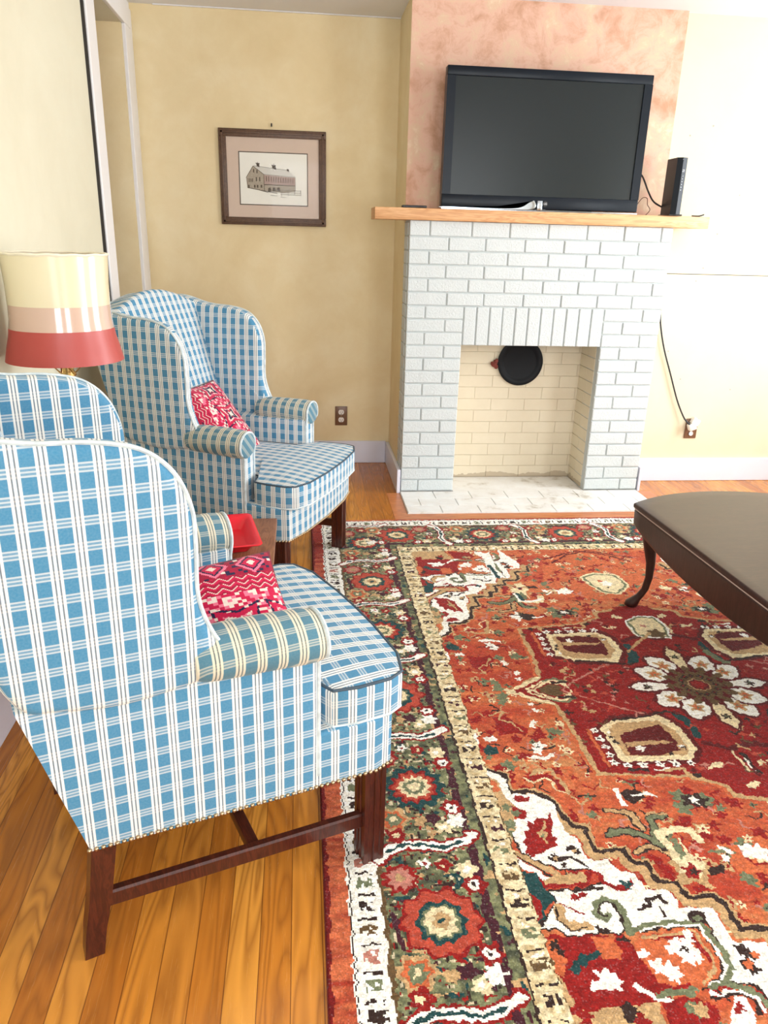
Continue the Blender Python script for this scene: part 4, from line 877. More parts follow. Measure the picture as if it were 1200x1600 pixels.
PAL = {'OR': (.56, .13, .045), 'RD': (.27, .010, .008), 'RO': (.46, .065, .035), 'DR': (.115, .008, .008), 'CR': (.80, .66, .40), 'WH': (.94, .90, .80), 'GR': (.165, .185, .10), 'TL': (.012, .055, .055), 'DK': (.035, .017, .013), 'TN': (.52, .33, .155), 'OL': (.13, .075, .03), 'PK': (.50, .20, .15), 'PL': (.06, .012, .02)}
RX0, RY1, RCX, RCY = -.507, -.445, .742, -2.006
RX1, RY0 = 2*RCX-RX0, 2*RCY-RY1
cs = .003
nx, ny = int(round((RX1-RX0)/cs)), int(round((RY1-RY0)/cs))
gx = RX0+(np.arange(nx)+.5)*cs; gy = RY0+(np.arange(ny)+.5)*cs
GX, GY = np.meshgrid(gx, gy)
rg = np.random.default_rng(5)
def vnoise(scx, scy, seed):
    r = np.random.default_rng(seed); a = int((RX1-RX0)/scx)+3; b = int((RY1-RY0)/scy)+3; g = r.random((b, a))
    u = (GX-RX0)/scx; v = (GY-RY0)/scy; i = u.astype(int); j = v.astype(int); fu = u-i; fv = v-j; fu = fu*fu*(3-2*fu); fv = fv*fv*(3-2*fv)
    return (g[j, i]*(1-fu)+g[j, i+1]*fu)*(1-fv)+(g[j+1, i]*(1-fu)+g[j+1, i+1]*fu)*fv
WX = GX+(vnoise(.012, .012, 1)-.5)*.010; WY = GY+(vnoise(.012, .012, 2)-.5)*.010     # hand-knotted wobble
col = np.zeros((ny, nx, 3))
def setc(mask, c):
    if c: col[mask] = PAL[c]
def win(x0, x1, y0, y1):
    i0 = max(0, int((x0-.02-RX0)/cs)); i1 = min(nx, int((x1+.02-RX0)/cs)+1); j0 = max(0, int((y0-.02-RY0)/cs)); j1 = min(ny, int((y1+.02-RY0)/cs)+1)
    return slice(j0, max(j0, j1)), slice(i0, max(i0, i1))
def fill_poly(pts, c):
    xs = [p[0] for p in pts]; ys = [p[1] for p in pts]; w_ = win(min(xs), max(xs), min(ys), max(ys)); X = WX[w_]; Y = WY[w_]
    if X.size == 0: return
    ins = np.zeros(X.shape, bool)
    for (x1, y1), (x2, y2) in zip(pts, pts[1:]+pts[:1]):
        if y1 == y2: continue
        cnd = ((y1 > Y) != (y2 > Y)) & (X < (x2-x1)*(Y-y1)/(y2-y1)+x1); ins ^= cnd
    sub = col[w_]; sub[ins] = PAL[c]
def stroke(pts, wd, c):
    for (x1, y1), (x2, y2) in zip(pts, pts[1:]) if len(pts) > 1 else [(pts[0], pts[0])]:
        w_ = win(min(x1, x2)-wd, max(x1, x2)+wd, min(y1, y2)-wd, max(y1, y2)+wd); X = WX[w_]; Y = WY[w_]
        if X.size == 0: continue
        dx, dy = x2-x1, y2-y1; L = dx*dx+dy*dy+1e-12; tt = np.clip(((X-x1)*dx+(Y-y1)*dy)/L, 0, 1)
        d = np.hypot(X-x1-tt*dx, Y-y1-tt*dy); col[w_][d < wd/2] = PAL[c]
def flower(x, y, specs, lob=8, amp=.12, sq=1.0):
    for r, c in specs:
        w_ = win(x-r*1.3, x+r*1.3, y-r*1.3, y+r*1.3); X = WX[w_]-x; Y = (WY[w_]-y)*sq
        if X.size == 0: continue
        a = np.arctan2(Y, X); d = np.hypot(X, Y); col[w_][d < r*(1+amp*np.cos(a*lob))] = PAL[c]
# field ground with abrash
ab = vnoise(.9, .05, 3)*.5+vnoise(.35, .2, 4)*.5; fn = vnoise(.02, .012, 6)
g1 = np.array(PAL['OR']); g2 = np.array((.42, .05, .022)); g3 = np.array((.56, .26, .10))
kk = np.clip((ab-.3)*2.4+(fn-.5)*.6, 0, 1)[..., None]
col[:] = g2*(1-kk)+g1*kk; k3 = (np.clip((ab-.62)*4, 0, 1)*np.clip((fn-.3)*3, 0, 1))[..., None]; col[:] = col*(1-k3*.8)+g3*k3*.8
for ty, c, mir, wd, pts in RUG:
    if ty == 'p' and mir == 'x' and c == 'OR': fill_poly(pts, c); fill_poly([(2*RCX-x, y) for x, y in pts], c); fill_poly([(x, 2*RCY-y) for x, y in pts], c)
# small scattered sprays all over the field
for _ in range(2600):
    x = rg.uniform(RX0+.45, RX1-.45); y = rg.uniform(RY0+.34, RY1-.34); k = rg.integers(0, 10); s = rg.uniform(.6, 1.3)
    if k < 3: flower(x, y, [(.012*s, 'RD')], 5, .3)
    elif k == 3: flower(x, y, [(.013*s, 'TN'), (.006*s, 'RD')], 5, .3)
    elif k == 4: flower(x, y, [(.013*s, 'GR'), (.004, 'DK')], 4, .35)
    elif k == 5: flower(x, y, [(.011*s, 'CR'), (.004, 'RD')], 5, .35)
    elif k == 6: a = rg.uniform(0, 6.3); stroke([(x, y), (x+.03*math.cos(a), y+.03*math.sin(a)), (x+.045*math.cos(a+.6), y+.045*math.sin(a+.6))], .005, 'DK')
    elif k == 7: a = rg.uniform(0, 6.3); stroke([(x, y), (x+.03*math.cos(a), y+.03*math.sin(a)), (x+.045*math.cos(a-.6), y+.045*math.sin(a-.6))], .007, 'RD')
    elif k == 8: a = rg.uniform(0, 6.3); stroke([(x, y), (x+.025*math.cos(a), y+.025*math.sin(a)), (x+.04*math.cos(a-.9), y+.04*math.sin(a-.9))], .005, 'TN')
    else: a = rg.uniform(0, 6.3); stroke([(x, y), (x+.02*math.cos(a), y+.02*math.sin(a)), (x+.035*math.cos(a-.9), y+.035*math.sin(a-.9))], .006, 'PK')
for ty, c, mir, wd, pts in RUG:
    for mx_ in ((0, 1) if 'x' in mir else (0,)):
        for my_ in ((0, 1) if 'y' in mir else (0,)):
            q = [((2*RCX-x) if mx_ else x, (2*RCY-y) if my_ else y) for x, y in pts]
            if ty == 'p' and mir == 'x' and c == 'OR': continue
            if ty == 'p': fill_poly(q, c)
            elif ty == 'l': stroke(q, wd, c)
            else: flower(q[0][0], q[0][1], [(wd, c)], 5, .25)
for _ in range(420):      # small marks on the deep red medallion and the hexagons
    x = rg.uniform(RCX-.55, RCX+.55); y = rg.uniform(RCY-.42, RCY+.42)
    jj_, ii_ = int((y-RY0)/cs), int((x-RX0)/cs)
    if abs(col[jj_, ii_, 0]-PAL['RD'][0]) > .01: continue
    c_ = ('DR', 'DR', 'PK', 'TN', 'OL', 'DK', 'RO', 'RO')[rg.integers(0, 8)]; a = rg.uniform(0, 6.3)
    if rg.random() < .5: flower(x, y, [(rg.uniform(.005, .012), c_)], 4, .35)
    else: stroke([(x, y), (x+.02*math.cos(a), y+.02*math.sin(a)), (x+.035*math.cos(a+.9), y+.035*math.sin(a+.9))], .006, c_)
# rosette
for k in range(12):
    a = math.radians(30*k+(0 if k % 3 else 0)); axis = k % 3 == 0; R_ = .21 if axis else .175; wd = .026 if axis else .043
    ca, sa = math.cos(a), math.sin(a)
    def pt(r, s): return (RCX+r*ca-s*sa, RCY+r*sa+s*ca)
    shp = [(.07, 0), (.10, wd*.45), (R_-.05, wd), (R_-.01, wd*.9), (R_+.025, 0 if axis else .012), (R_+.03, -.004)]
    full = [pt(r, s) for r, s in shp]+[pt(r, -s) for r, s in shp[::-1]]
    big = [pt(r+.006 if r > .1 else r, s+.010) for r, s in shp]+[pt(r+.006 if r > .1 else r, -s-.010) for r, s in shp[::-1]]
    fill_poly(big, 'DR'); fill_poly(full, 'WH' if k % 2 == 0 or not axis else 'CR')
    x, y = pt(R_-.035, 0); flower(x, y, [(.022 if not axis else .014, 'TN' if not axis else 'OL'), (.012, 'OR' if not axis else 'DK'), (.005, 'GR')], 5, .35)
flower(RCX, RCY, [(.105, 'OL')], 12, .12)
for k in range(12):
    a = math.radians(30*k+15); flower(RCX+.088*math.cos(a), RCY+.088*math.sin(a), [(.013, 'DR')], 4, .3); flower(RCX+.055*math.cos(a+.26), RCY+.055*math.sin(a+.26), [(.010, 'DK'), (.004, 'RD')], 4, .3)
flower(RCX, RCY, [(.034, 'TN'), (.030, 'DR'), (.022, 'RD')], 8, .1)
# borders: distance from each edge
EX = np.minimum(WX-RX0, RX1-WX); EY = np.minimum(WY-RY0, RY1-WY)
sx_ = EX-.057*(EX > -1); sy_ = EY-.020
T = np.minimum(EX-.052, EY-.018)              # border depth measured inside the plain red band
sidex = (EX-.052) < (EY-.018); AL = np.where(sidex, WY-RCY, WX-RCX)
def band(a, b): return (T >= a) & (T < b)
setc(T < 0, 'RD'); m_ = T < 0; kk = np.clip(vnoise(.05, .012, 8)*1.2+vnoise(.3, .35, 9)-.75, 0, 1)[..., None]
col[m_] = (np.array((.30, .022, .012))*(1-kk)+np.array((.60, .15, .06))*kk)[m_]
m_ = T < -.041; col[m_] = np.array((.17, .008, .008))
setc(band(0, .072), 'WH')
setc(band(0.004, .007), 'DK')
ph = np.mod(AL, .062)/.062; cid = np.floor(AL/.062).astype(int); hsh = np.mod(cid*7919 % 13, 5)
nz = vnoise(.008, .008, 11)
for k, c in enumerate(('DK', 'OL', 'GR', 'DK', 'PK')):
    setc(band(.022, .058) & (hsh == k) & (np.abs(ph-.35) < .22) & (nz > .38), c)
setc(band(.020, .060) & (np.abs(ph-.80) < .06) & (nz > .25), 'DK')
m_ = band(.072, .335)
gn = np.clip(vnoise(.012, .010, 12)*1.1+vnoise(.08, .08, 13)*.7-.4, 0, 1)[..., None]
col[m_] = (np.array((.055, .062, .038))*(1-gn)+np.array((.26, .27, .13))*gn)[m_]
m_ = band(.072, .335) & (vnoise(.02, .016, 14) > .80); col[m_] = PAL['TN']
m_ = band(.072, .335) & (vnoise(.018, .018, 15) > .84); col[m_] = PAL['TL']
m_ = band(.072, .335) & (vnoise(.017, .017, 16) > .87); col[m_] = PAL['PL']
setc(band(.072, .082), 'OL'); setc(band(.289, .310) & (nz > .12), 'PL'); setc(band(.335, .341), 'DK')
m_ = band(.085, .285) & (vnoise(.009, .009, 41) > .80); col[m_] = np.array((.62, .52, .34))
m_ = band(.085, .285) & (vnoise(.010, .010, 42) > .82); col[m_] = np.array(PAL['RD'])
m_ = band(.085, .285) & (vnoise(.009, .009, 43) > .80); col[m_] = np.array(PAL['DK'])
# border flowers: side columns and end rows
def border_motif(fx, big, k):
    """fx maps (along, across 0..1) to rug x,y"""
    def F(a, t, sp, lob=8, amp=.10): x, y = fx(a, t); flower(x, y, sp, lob, amp)
    def Ln(p, wd, c): stroke([fx(a, t) for a, t in p], wd, c)
    if big: F(0, .5, [(.088, 'RD'), (.080, 'RO'), (.054, 'TL'), (.042, 'GR'), (.036, 'CR'), (.020, 'TN'), (.008, 'TL')], 10, .08)
    else: F(0, .5, [(.078, 'TL'), (.060, 'RD'), (.052, 'RO'), (.041, 'CR'), (.028, 'GR'), (.016, 'CR')], 12, .10)
    s = .2075*k
    pth = [(s-.03, .02), (s-.005, .12), (s+.012, .30), (s+.008, .5), (s-.002, .68), (s+.010, .85), (s+.032, .99)]
    Ln(pth, .036, 'RD'); Ln(pth, .024, 'WH'); Ln(pth[1:-1], .008, 'TL')
    F(.09, .87, [(.026, 'RD'), (.014, 'WH'), (.005, 'DK')], 6, .15); F(-.085, .85, [(.027, 'RD'), (.015, 'WH'), (.005, 'DK')], 6, .15)
    F(.135, .83, [(.022, 'CR'), (.008, 'WH')], 6, .2); F(-.13, .85, [(.022, 'WH')], 6, .2)
    F(-.115, .22, [(.040, 'TN'), (.030, 'OR'), (.020, 'GR'), (.009, 'CR')], 6, .14); F(.12, .20, [(.040, 'RD'), (.028, 'PK'), (.012, 'TN')], 9, .12)
    F(-.17, .22, [(.024, 'RD'), (.009, 'CR')], 5, .2); F(.16, .45, [(.014, 'WH'), (.006, 'RD')], 5, .2); F(.15, .62, [(.018, 'RD'), (.006, 'CR')], 5, .2); F(-.12, .62, [(.018, 'PL')], 5, .2); F(-.15, .72, [(.018, 'CR'), (.007, 'WH')], 5, .25); F(-.125, .5, [(.016, 'TN')], 5, .2)
    Ln([(.03, .09), (-.06, .14)], .012, 'PL')
bw = .263; t0 = .072
for i in range(-4, 5):
    if i == 0 and 0: continue
    for side in (0, 1):
        a0 = RCY+(i-.0)*.4185
        # flowers at +-.415, +-.837, +-1.24
        if abs(a0-RCY) > RCY-RY0-.16: continue
        xa = RX0+.052+t0 if not side else RX1-.052-t0; sg = 1 if not side else -1
        border_motif(lambda a, t, a0=a0, xa=xa, sg=sg: (xa+sg*t*bw*.93, a0+a), i % 2 == 0, 1 if i < 0 else 1)
for i in range(-3, 4):
    a0 = RCX+i*.4185
    if abs(a0-RCX) > RCX-RX0-.30: continue
    for side in (0, 1):
        ya = RY1-.018-t0 if not side else RY0+.018+t0; sg = -1 if not side else 1
        border_motif(lambda a, t, a0=a0, ya=ya, sg=sg: (a0+a, ya+sg*t*bw*.93), i % 2 == 0, 1)
m_ = band(.341, .400); gn = np.clip(vnoise(.010, .010, 21)*1.3-.1, 0, 1)[..., None]; col[m_] = (np.array((.50, .36, .17))*(1-gn)+np.array((.86, .74, .48))*gn)[m_]
ph = np.mod(AL, .075)/.075; cid = np.floor(AL/.075).astype(int); hsh = np.mod(cid*7919 % 17, 4); 
for k, c in enumerate(('DK', 'OL', 'GR', 'PL')): setc(band(.353, .392) & (hsh == k) & (np.abs(ph-.3) < .16) & (nz > .42), c)
setc(band(.351, .394) & (np.abs(ph-.75) < .035) & (nz > .3), 'DK'); setc(band(.360, .385) & (np.abs(ph-.56) < .06) & (nz > .5), 'WH')
setc(band(.397, .400) & (nz > .45), 'OL')
# knots: colour jitter and heather
hsv = vnoise(.009, .005, 31)[..., None]; col = np.clip(col*(.74+.52*hsv)*(.80+.40*rg.random((ny, nx, 1)))+(rg.random((ny, nx, 1)) > .93)*.05, 0, 1)
vx = RX0+np.arange(nx+1)*cs; vy = RY0+np.arange(ny+1)*cs; VX, VY = np.meshgrid(vx-RCX, vy-RCY)
VZ = .009+(np.random.default_rng(9).random(VX.shape))*.0018
VZ[0] = VZ[-1] = 0.0; VZ[:, 0] = VZ[:, -1] = 0.0
nv = (nx+1)*(ny+1); me = bpy.data.meshes.new('area_rug'); me.vertices.add(nv); me.vertices.foreach_set('co', np.stack([VX, VY, VZ], -1).astype(np.float32).ravel())
ii, jj = np.meshgrid(np.arange(nx), np.arange(ny)); a_ = (jj*(nx+1)+ii).ravel(); quads = np.stack([a_, a_+1, a_+nx+2, a_+nx+1], -1).astype(np.int32); nf = len(quads)
me.loops.add(nf*4); me.loops.foreach_set('vertex_index', quads.ravel()); me.polygons.add(nf); me.polygons.foreach_set('loop_start', np.arange(0, nf*4, 4, dtype=np.int32)); me.polygons.foreach_set('use_smooth', np.ones(nf, bool))
me.update(calc_edges=True); me.validate()
at = me.color_attributes.new('pile', 'FLOAT_COLOR', 'CORNER'); rgba = np.ones((nf, 4, 4), np.float32); rgba[:, :, :3] = col.reshape(nf, 1, 3); at.data.foreach_set('color', rgba.ravel())
me.materials.append(M['rug']); rug = bpy.data.objects.new('area_rug', me); C.objects.link(rug); rug.location = (RCX, RCY, .0005)
tag(rug, 'red and green oriental wool rug with floral border spread on the wood floor', 'rug')
# ---------------------------------------------------------------- wing chairs
def side_w(x): return .292+.040*x/.6
def wing_w(x): return .300+.055*x
BA = math.radians(15.5)
def wing_chair(loc, rz):
    e = empty('wing_chair', loc, rz)
    # seat rail
    fr = [(.022, -side_w(0.04)), (.3, -side_w(.3)), (.60, -side_w(.60)), (.645, -side_w(.60)+.015), (.664, -.2), (.672, 0), (.664, .2), (.645, side_w(.6)-.015), (.60, side_w(.6)), (.3, side_w(.3)), (.04, side_w(.04)), (.035, 0)]
    def dense(P):
        out = []
        for i in range(len(P)):
            a, b = Vector(P[i]), Vector(P[(i+1) % len(P)]); n_ = max(1, int((b-a).length/.03))
            for k in range(n_): out.append(a+(b-a)*k/n_)
        return out
    v, f = slab(dense(fr), .135, .008, lambda a, b, c: (a, b, .268+c))
    o = box_uv(MB().raw(v, f).build('seat_rail', M['plaid'], e), 'seat')
    # arm panels and arm rolls
    for s in (1, -1):
        rings = []
        for x, ins in ((.018, 0), (.1, 0), (.25, 0), (.4, 0), (.458, 0), (.466, .004), (.470, .012)):
            y1 = side_w(x); pts = [(-.085+ins, .268+ins), (-.085+ins, .60-ins), (-.03, .615-ins), (0.004-ins, .60-ins), (.004-ins, .5), (.004-ins, .4), (0-ins, .268+ins)]
            xs = x-(max(0, .0))
            rings.append([Vector((x if x > .05 else x-(p[1]-.268)*.27, s*(y1+p[0]), p[1])) for p in pts])
        o = box_uv(MB().loft(rings).build('arm_panel', M['plaid'], e, True, 50), 'wing')
        rings = []
        for x, k in ((.228, .80), (.245, .92), (.27, .98), (.30, 1), (.36, 1.02), (.44, 1.03), (.462, .99), (.475, .93), (.481, .8)):
            y1 = side_w(x); ring = []; cz = .622+.006*math.sin((x-.13)*8)
            for q in range(24):
                a = 2*PI*q/24; ring.append(Vector((x, s*(y1-.022+.062*k*math.cos(a)), cz+.052*k*math.sin(a))))
            rings.append(ring)
        o = box_uv(MB().loft(rings).build('arm_rest', M['plaid_worn'], e, True, 60), 'arm'); o['label'] = 'soiled grey-green arm top'
        # piping round the arm front
        pp = [Vector((.476, s*(side_w(.47)-.022+.058*math.cos(a)), .624+.049*math.sin(a))) for a in [math.radians(d) for d in range(-25, 206, 11)]]
        pp = [Vector((.470, s*(side_w(.47)-.002), .30)), Vector((.471, s*(side_w(.47)-.002), .58))]+pp+[Vector((.471, s*(side_w(.47)-.078), .58)), Vector((.470, s*(side_w(.47)-.078), .42))]
        MB().tube(pp, .0045, 6).build('arm_piping', M['pipe_lite'], e)
        # wing
        wp = cr([(-.070, .615), (.0, .585), (.10, .572), (.20, .582), (.275, .60), (.300, .632), (.268, .680), (.243, .76), (.243, .86), (.240, .93), (.215, .995), (.165, 1.04), (.09, 1.058), (.02, 1.062), (-.04, 1.072), (-.105, 1.090), (-.165, 1.095), (-.215, 1.07), (-.185, .98), (-.135, .80)], 5)
        def wm(a, b, c, s=s): return (a, s*(wing_w(a)+.012-c*(1 if 1 else 0)+(b-.6)*.02), b)
        v, f = slab(wp, .056, .02, wm, .004, .008)
        o = box_uv(MB().raw(v, f).build('wing', M['plaid'], e, True, 60), 'wing')
        edge = [Vector(wm(p.x, p.y, .006)) for p in inset([Vector(p) for p in wp[::-1]], -.001)] if 0 else [Vector(wm(p[0], p[1], .010)) for p in wp]
        MB().tube(edge[22:86], .0042, 6).build('wing_piping', M['pipe_lite'], e)
    # back: outer shell follows the rake, crest arched
    ca, sa = math.cos(BA), math.sin(BA)
    def bmf(a, b, c): return (.045-b*sa+c*ca, a, .27+b*ca+c*sa)
    hb_ = .825
    crest = [(-.282, hb_-.02), (-.22, hb_+.002), (-.15, hb_+.026), (-.07, hb_+.044), (0, hb_+.049), (.07, hb_+.044), (.15, hb_+.026), (.22, hb_+.002), (.282, hb_-.02)]
    bo = [(-.282, 0), (-.284, .3), (-.284, .6)]+crest+[(.284, .6), (.284, .3), (.282, 0)]
    v, f = slab(dense(bo), .115, .022, bmf, .0, .022)
    box_uv(MB().raw(v, f).build('backrest', M['plaid'], e, True, 60), 'back')
    MB().tube([Vector(bmf(a, b, .008)) for a, b in cr([(-.252, .0, 0), (-.255, .5, 0), (-.262, hb_-.02, 0)], 6, False) and [(p[0], p[1]) for p in cr([(-.284, .02, 0), (-.286, .4, 0), (-.284, hb_-.03, 0), (-.22, hb_+.003, 0), (-.15, hb_+.027, 0), (0, hb_+.050, 0), (.15, hb_+.027, 0), (.22, hb_+.003, 0), (.284, hb_-.03, 0), (.286, .4, 0), (.284, .02, 0)], 6, False)]], .0042, 6).build('back_piping', M['pipe_lite'], e)
    # T cushion
    cu = [(.06, -.215), (.25, -.225), (.47, -.235), (.486, -.24), (.492, -.28), (.505, -.315), (.56, -.326), (.635, -.326), (.672, -.31), (.70, -.24), (.712, -.1), (.714, 0)]
    cu = cu+[(x, -y) for x, y in cu[-2::-1]]
    P = dense(cu)
    v, f = slab(P, .095, .012, lambda a, b, c: (a, b, .398+c), .0, .022, 4)
    o = box_uv(MB().raw(v, f).build('seat_cushion', M['plaid'], e, True, 60), 'seat')
    for zz, nm in ((.490, 'cushion_piping'), (.403, 'cushion_piping')):
        MB().tube([Vector((p.x, p.y, zz)) for p in inset([Vector(q) for q in P], .002)], .0034, 6, closed=True).build(nm, M['piping'] if zz > .45 else M['pipe_lite'], o)
    # legs
    for s in (1, -1):
        lx, ly = .605, s*(side_w(.6)-.032); mb = MB(); hwid = .026
        prof = [(-1, -1), (-.55, -1), (-.5, -.9), (-.1, -.9), (0, -1), (.1, -.9), (.5, -.9), (.55, -1), (1, -1), (1, -.55), (.9, -.5), (.9, .5), (1, .55), (1, 1), (-1, 1), (-1, -1+.01)]
        prof = [(-1, -1), (-.6, -1), (-.52, -.88), (-.08, -.88), (0, -1), (.08, -.88), (.52, -.88), (.6, -1), (1, -1)]
        full = prof+[(-y, x) for x, y in prof[1:]]+[(-x, -y) for x, y in prof[1:]]+[(y, -x) for x, y in prof[1:-1]]
        mb.loft([[Vector((lx+p[0]*hwid*k, ly+p[1]*hwid*k, z)) for p in full] for z, k in ((.0105, .97), (.27, 1.0))])
        mb.build('leg', M['mahog'], e, False)
        rings = []
        for z, dx, k in ((0, -.03, .8), (.06, -.022, .85), (.14, -.006, .92), (.27, .012, 1.0)):
            cx_, cy_ = .03+dx, s*.266; h_ = .023*k; rings.append([Vector((cx_+a*h_, cy_+b*h_, z)) for a, b in ((-1, -1), (1, -1), (1, 1), (-1, 1))])
        MB().loft(rings).build('leg', M['mahog'], e, False)
        a_, b_ = Vector((.035, s*.266, .125)), Vector((lx, ly, .125)); d = (b_-a_).normalized(); n2 = Vector((-d.y, d.x, 0))
        rings = [[p+n2*u+Vector((0, 0, w2)) for u, w2 in ((-.011, -.017), (.011, -.017), (.011, .013), (.007, .017), (-.007, .017), (-.011, .013))] for p in (a_, b_)]
        MB().loft(rings).build('stretcher', M['mahog'], e, False)
    MB().box((.325, -.285, .110), (.350, .285, .138), bev=.003).build('cross_stretcher', M['mahog'], e, True)
    nb = MB(); path = [(.015, -side_w(.03)-.001), (.60, -side_w(.60)-.001), (.645, -side_w(.6)+.013), (.666, -.2), (.674, 0), (.666, .2), (.645, side_w(.6)-.013), (.60, side_w(.6)+.001), (.03, side_w(.03)+.001)]
    acc = 0
    for a, b in zip(path, path[1:]):
        a, b = Vector(a), Vector(b); L_ = (b-a).length; n_ = round(L_/.0125)
        for k in range(n_):
            p = a+(b-a)*k/n_; bm = bmesh.new(); bmesh.ops.create_icosphere(bm, subdivisions=1, radius=.0052); nb.add(bm, Matrix.Translation((p.x, p.y, .273)))
    nb.build('nail_trim', M['nail'], e, True, 80)
    return e
ch1 = wing_chair((-1.073, -2.599, 0), math.radians(22.4)); tag(ch1, 'blue and white plaid wing chair in the foreground left, seen from its side', 'wing chair', 'plaid wing chairs')
def copy_tree(o, parent=None):
    c_ = o.copy(); C.objects.link(c_); c_.parent = parent
    for ch in o.children: copy_tree(ch, c_)
    return c_
ch2 = copy_tree(ch1); ch2.location = (-1.057, -.806, 0); ch2.rotation_euler = (0, 0, math.radians(-24)); ch2['label'] = 'blue and white plaid wing chair in the far left corner, facing the rug'
# ---------------------------------------------------------------- kilim pillows
def pillow(name, size, th, pat, loc, rot, label):
    n_ = 120; vs = []; fs = []; cols = []
    def h(u, v): return th*((1-abs(u)**2.6)*(1-abs(v)**2.6))**.45
    for sgn in (1, -1):
        for j in range(n_+1):
            for i in range(n_+1):
                u = -1+2*i/n_; v = -1+2*j/n_; pin = 1-.07*(1-abs(u)**2)*abs(v)**4-0; pin2 = 1-.07*(1-abs(v)**2)*abs(u)**4
                vs.append((u*size[0]*pin2, v*size[1]*pin, sgn*h(u, v)*(1+.06*math.sin(5*u+3*v))))
    K = (n_+1)**2
    for s_ in (0, 1):
        for j in range(n_):
            for i in range(n_):
                a = s_*K+j*(n_+1)+i; q = [a, a+1, a+n_+2, a+n_+1]; fs.append(q if not s_ else q[::-1]); cols.append(pat((i+.5)/n_*2-1, (j+.5)/n_*2-1, s_))
    me = bpy.data.meshes.new(name); me.from_pydata(vs, [], fs); me.materials.append(M['kilim']); me.polygons.foreach_set('use_smooth', [True]*len(fs))
    at = me.color_attributes.new('pile', 'FLOAT_COLOR', 'CORNER'); arr = np.ones((len(fs), 4, 4), np.float32); arr[:, :, :3] = np.array(cols).reshape(-1, 1, 3); at.data.foreach_set('color', arr.ravel())
    bm = bmesh.new(); bm.from_mesh(me); bmesh.ops.remove_doubles(bm, verts=bm.verts, dist=.0004); bm.to_mesh(me); bm.free()
    o = bpy.data.objects.new(name, me); C.objects.link(o); o.location = loc; o.rotation_euler = rot; tag(o, label, 'pillow'); return o
rp = random.Random(12); CH = {(i, j): rp.random() for i in range(-60, 60) for j in range(-60, 60)}
MG, MG2, NV, CRM, DKR, PNK = (.50, .012, .06), (.30, .008, .035), (.018, .016, .05), (.72, .60, .52), (.14, .005, .015), (.72, .16, .24)
def kil(u, v, s_, off=0):
    gi, gj = int(math.floor(u*20)), int(math.floor(v*20)); r = CH[(gi, gj)]
    t_ = (v+1)*.5
    if abs(u) > .95 or abs(v) > .95: return DKR
    if .60 < t_ < .76:      # zigzag stripe band
        z = (v*30+abs(((u*12) % 2)-1)*2) % 3
        return CRM if z < .45 else (MG2 if z < 1.7 else MG)
    if t_ >= .76:
        a, b = ((u+off)*2.2) % 1-.5, (t_-.88)*3.6; d = abs(a)+abs(b)
        if d < .12: return CRM
        if d < .25: return MG
        if d < .32: return NV
        if d < .42: return PNK
        return MG2 if r < .75 else (CRM if r > .95 else NV)
    a, b = ((u+off)*1.6) % 1-.5, (t_-.30)*2.2; d = max(abs(a), abs(b))*1.1+abs(abs(a)-abs(b))*.5; st = int(d*14)
    if d < .10: return CRM
    if st == 3: return CRM if r > .45 else PNK
    if st in (4, 5): return MG
    if st == 6: return CRM if r > .6 else NV
    if d > .5: return MG if r < .5 else (PNK if r < .8 else CRM)
    return NV if r < .7 else MG
def kil2(u, v, s_):
    c_ = kil(v, -u, s_, .2); r = CH[(int(u*20), int(v*20))]
    return c_
pillow('throw_pillow', (.21, .13), .058, lambda u, v, s: kil(u, v, s), (-.765, -2.560, .583), (math.radians(42), 0, math.radians(27)), 'dark red kilim pillow resting in the foreground plaid wing chair')
pillow('throw_pillow', (.205, .215), .06, kil2, (-.905, -.905, .590), (math.radians(50), 0, math.radians(62)), 'pink and navy kilim pillow leaning in the far plaid wing chair')
# ---------------------------------------------------------------- side table, tray, lamp
sd = empty('side_table', (-.985, -1.745, 0)); tag(sd, 'brown wooden side table between the two plaid wing chairs', 'table')
MB().box((-.33, -.26, .395), (.35, .25, .42), bev=.004).build('table_top', M['sidetable'], sd, True)
MB().box((-.30, -.235, .33), (.32, .225, .395)).build('apron', M['sidetable'], sd, False)
for x, y in ((-.28, -.22), (.30, -.22), (.30, .22), (-.28, .22)):
    MB().loft([[Vector((x+a*k, y+b*k, z)) for a, b in ((-1, -1), (1, -1), (1, 1), (-1, 1))] for z, k in ((0, .015), (.34, .021))]).build('leg', M['sidetable'], sd, False)
def sqring(h, z, n_=8, r=.02):
    out = []
    for cx_, cy_, a0 in ((1, 1, 0), (-1, 1, 90), (-1, -1, 180), (1, -1, 270)):
        for k in range(n_+1): a = math.radians(a0+90*k/n_); out.append(Vector((cx_*(h-r)+r*math.cos(a), cy_*(h-r)+r*math.sin(a), z)))
    return out
ty = MB().loft([sqring(.08, .0), sqring(.090, .0), sqring(.108, .026), sqring(.132, .034), sqring(.135, .037), sqring(.132, .039), sqring(.106, .031), sqring(.088, .004), sqring(.08, .003)]).build('square_tray', M['red'], None, True, 50)
ty.location = (-.795, -1.715, .421); ty.rotation_euler = (0, 0, math.radians(11))
for q in ty.data.vertices: q.co.x *= .82; q.co.y *= 1.09
ty.location = (-.803, -1.712, .421); tag(ty, 'bright red square plastic dish lying on the side table', 'dish')
lx, ly = -1.215, -1.75
lp = empty('table_lamp', (lx, ly, .42)); LB = Vector((0, 0, .08)); tag(lp, 'table lamp with cream, taupe and red drum shade beside the chairs', 'lamp')
MB().lathe([(.0, 0), (.08, 0), (.083, .012), (.065, .03), (.028, .06), (.03, .10), (.045, .12), (.075, .16), (.085, .24), (.075, .31), (.04, .38), (.022, .415), (.022, .425), (0, .425)]).build('lamp_base', M['ceramic'], lp)
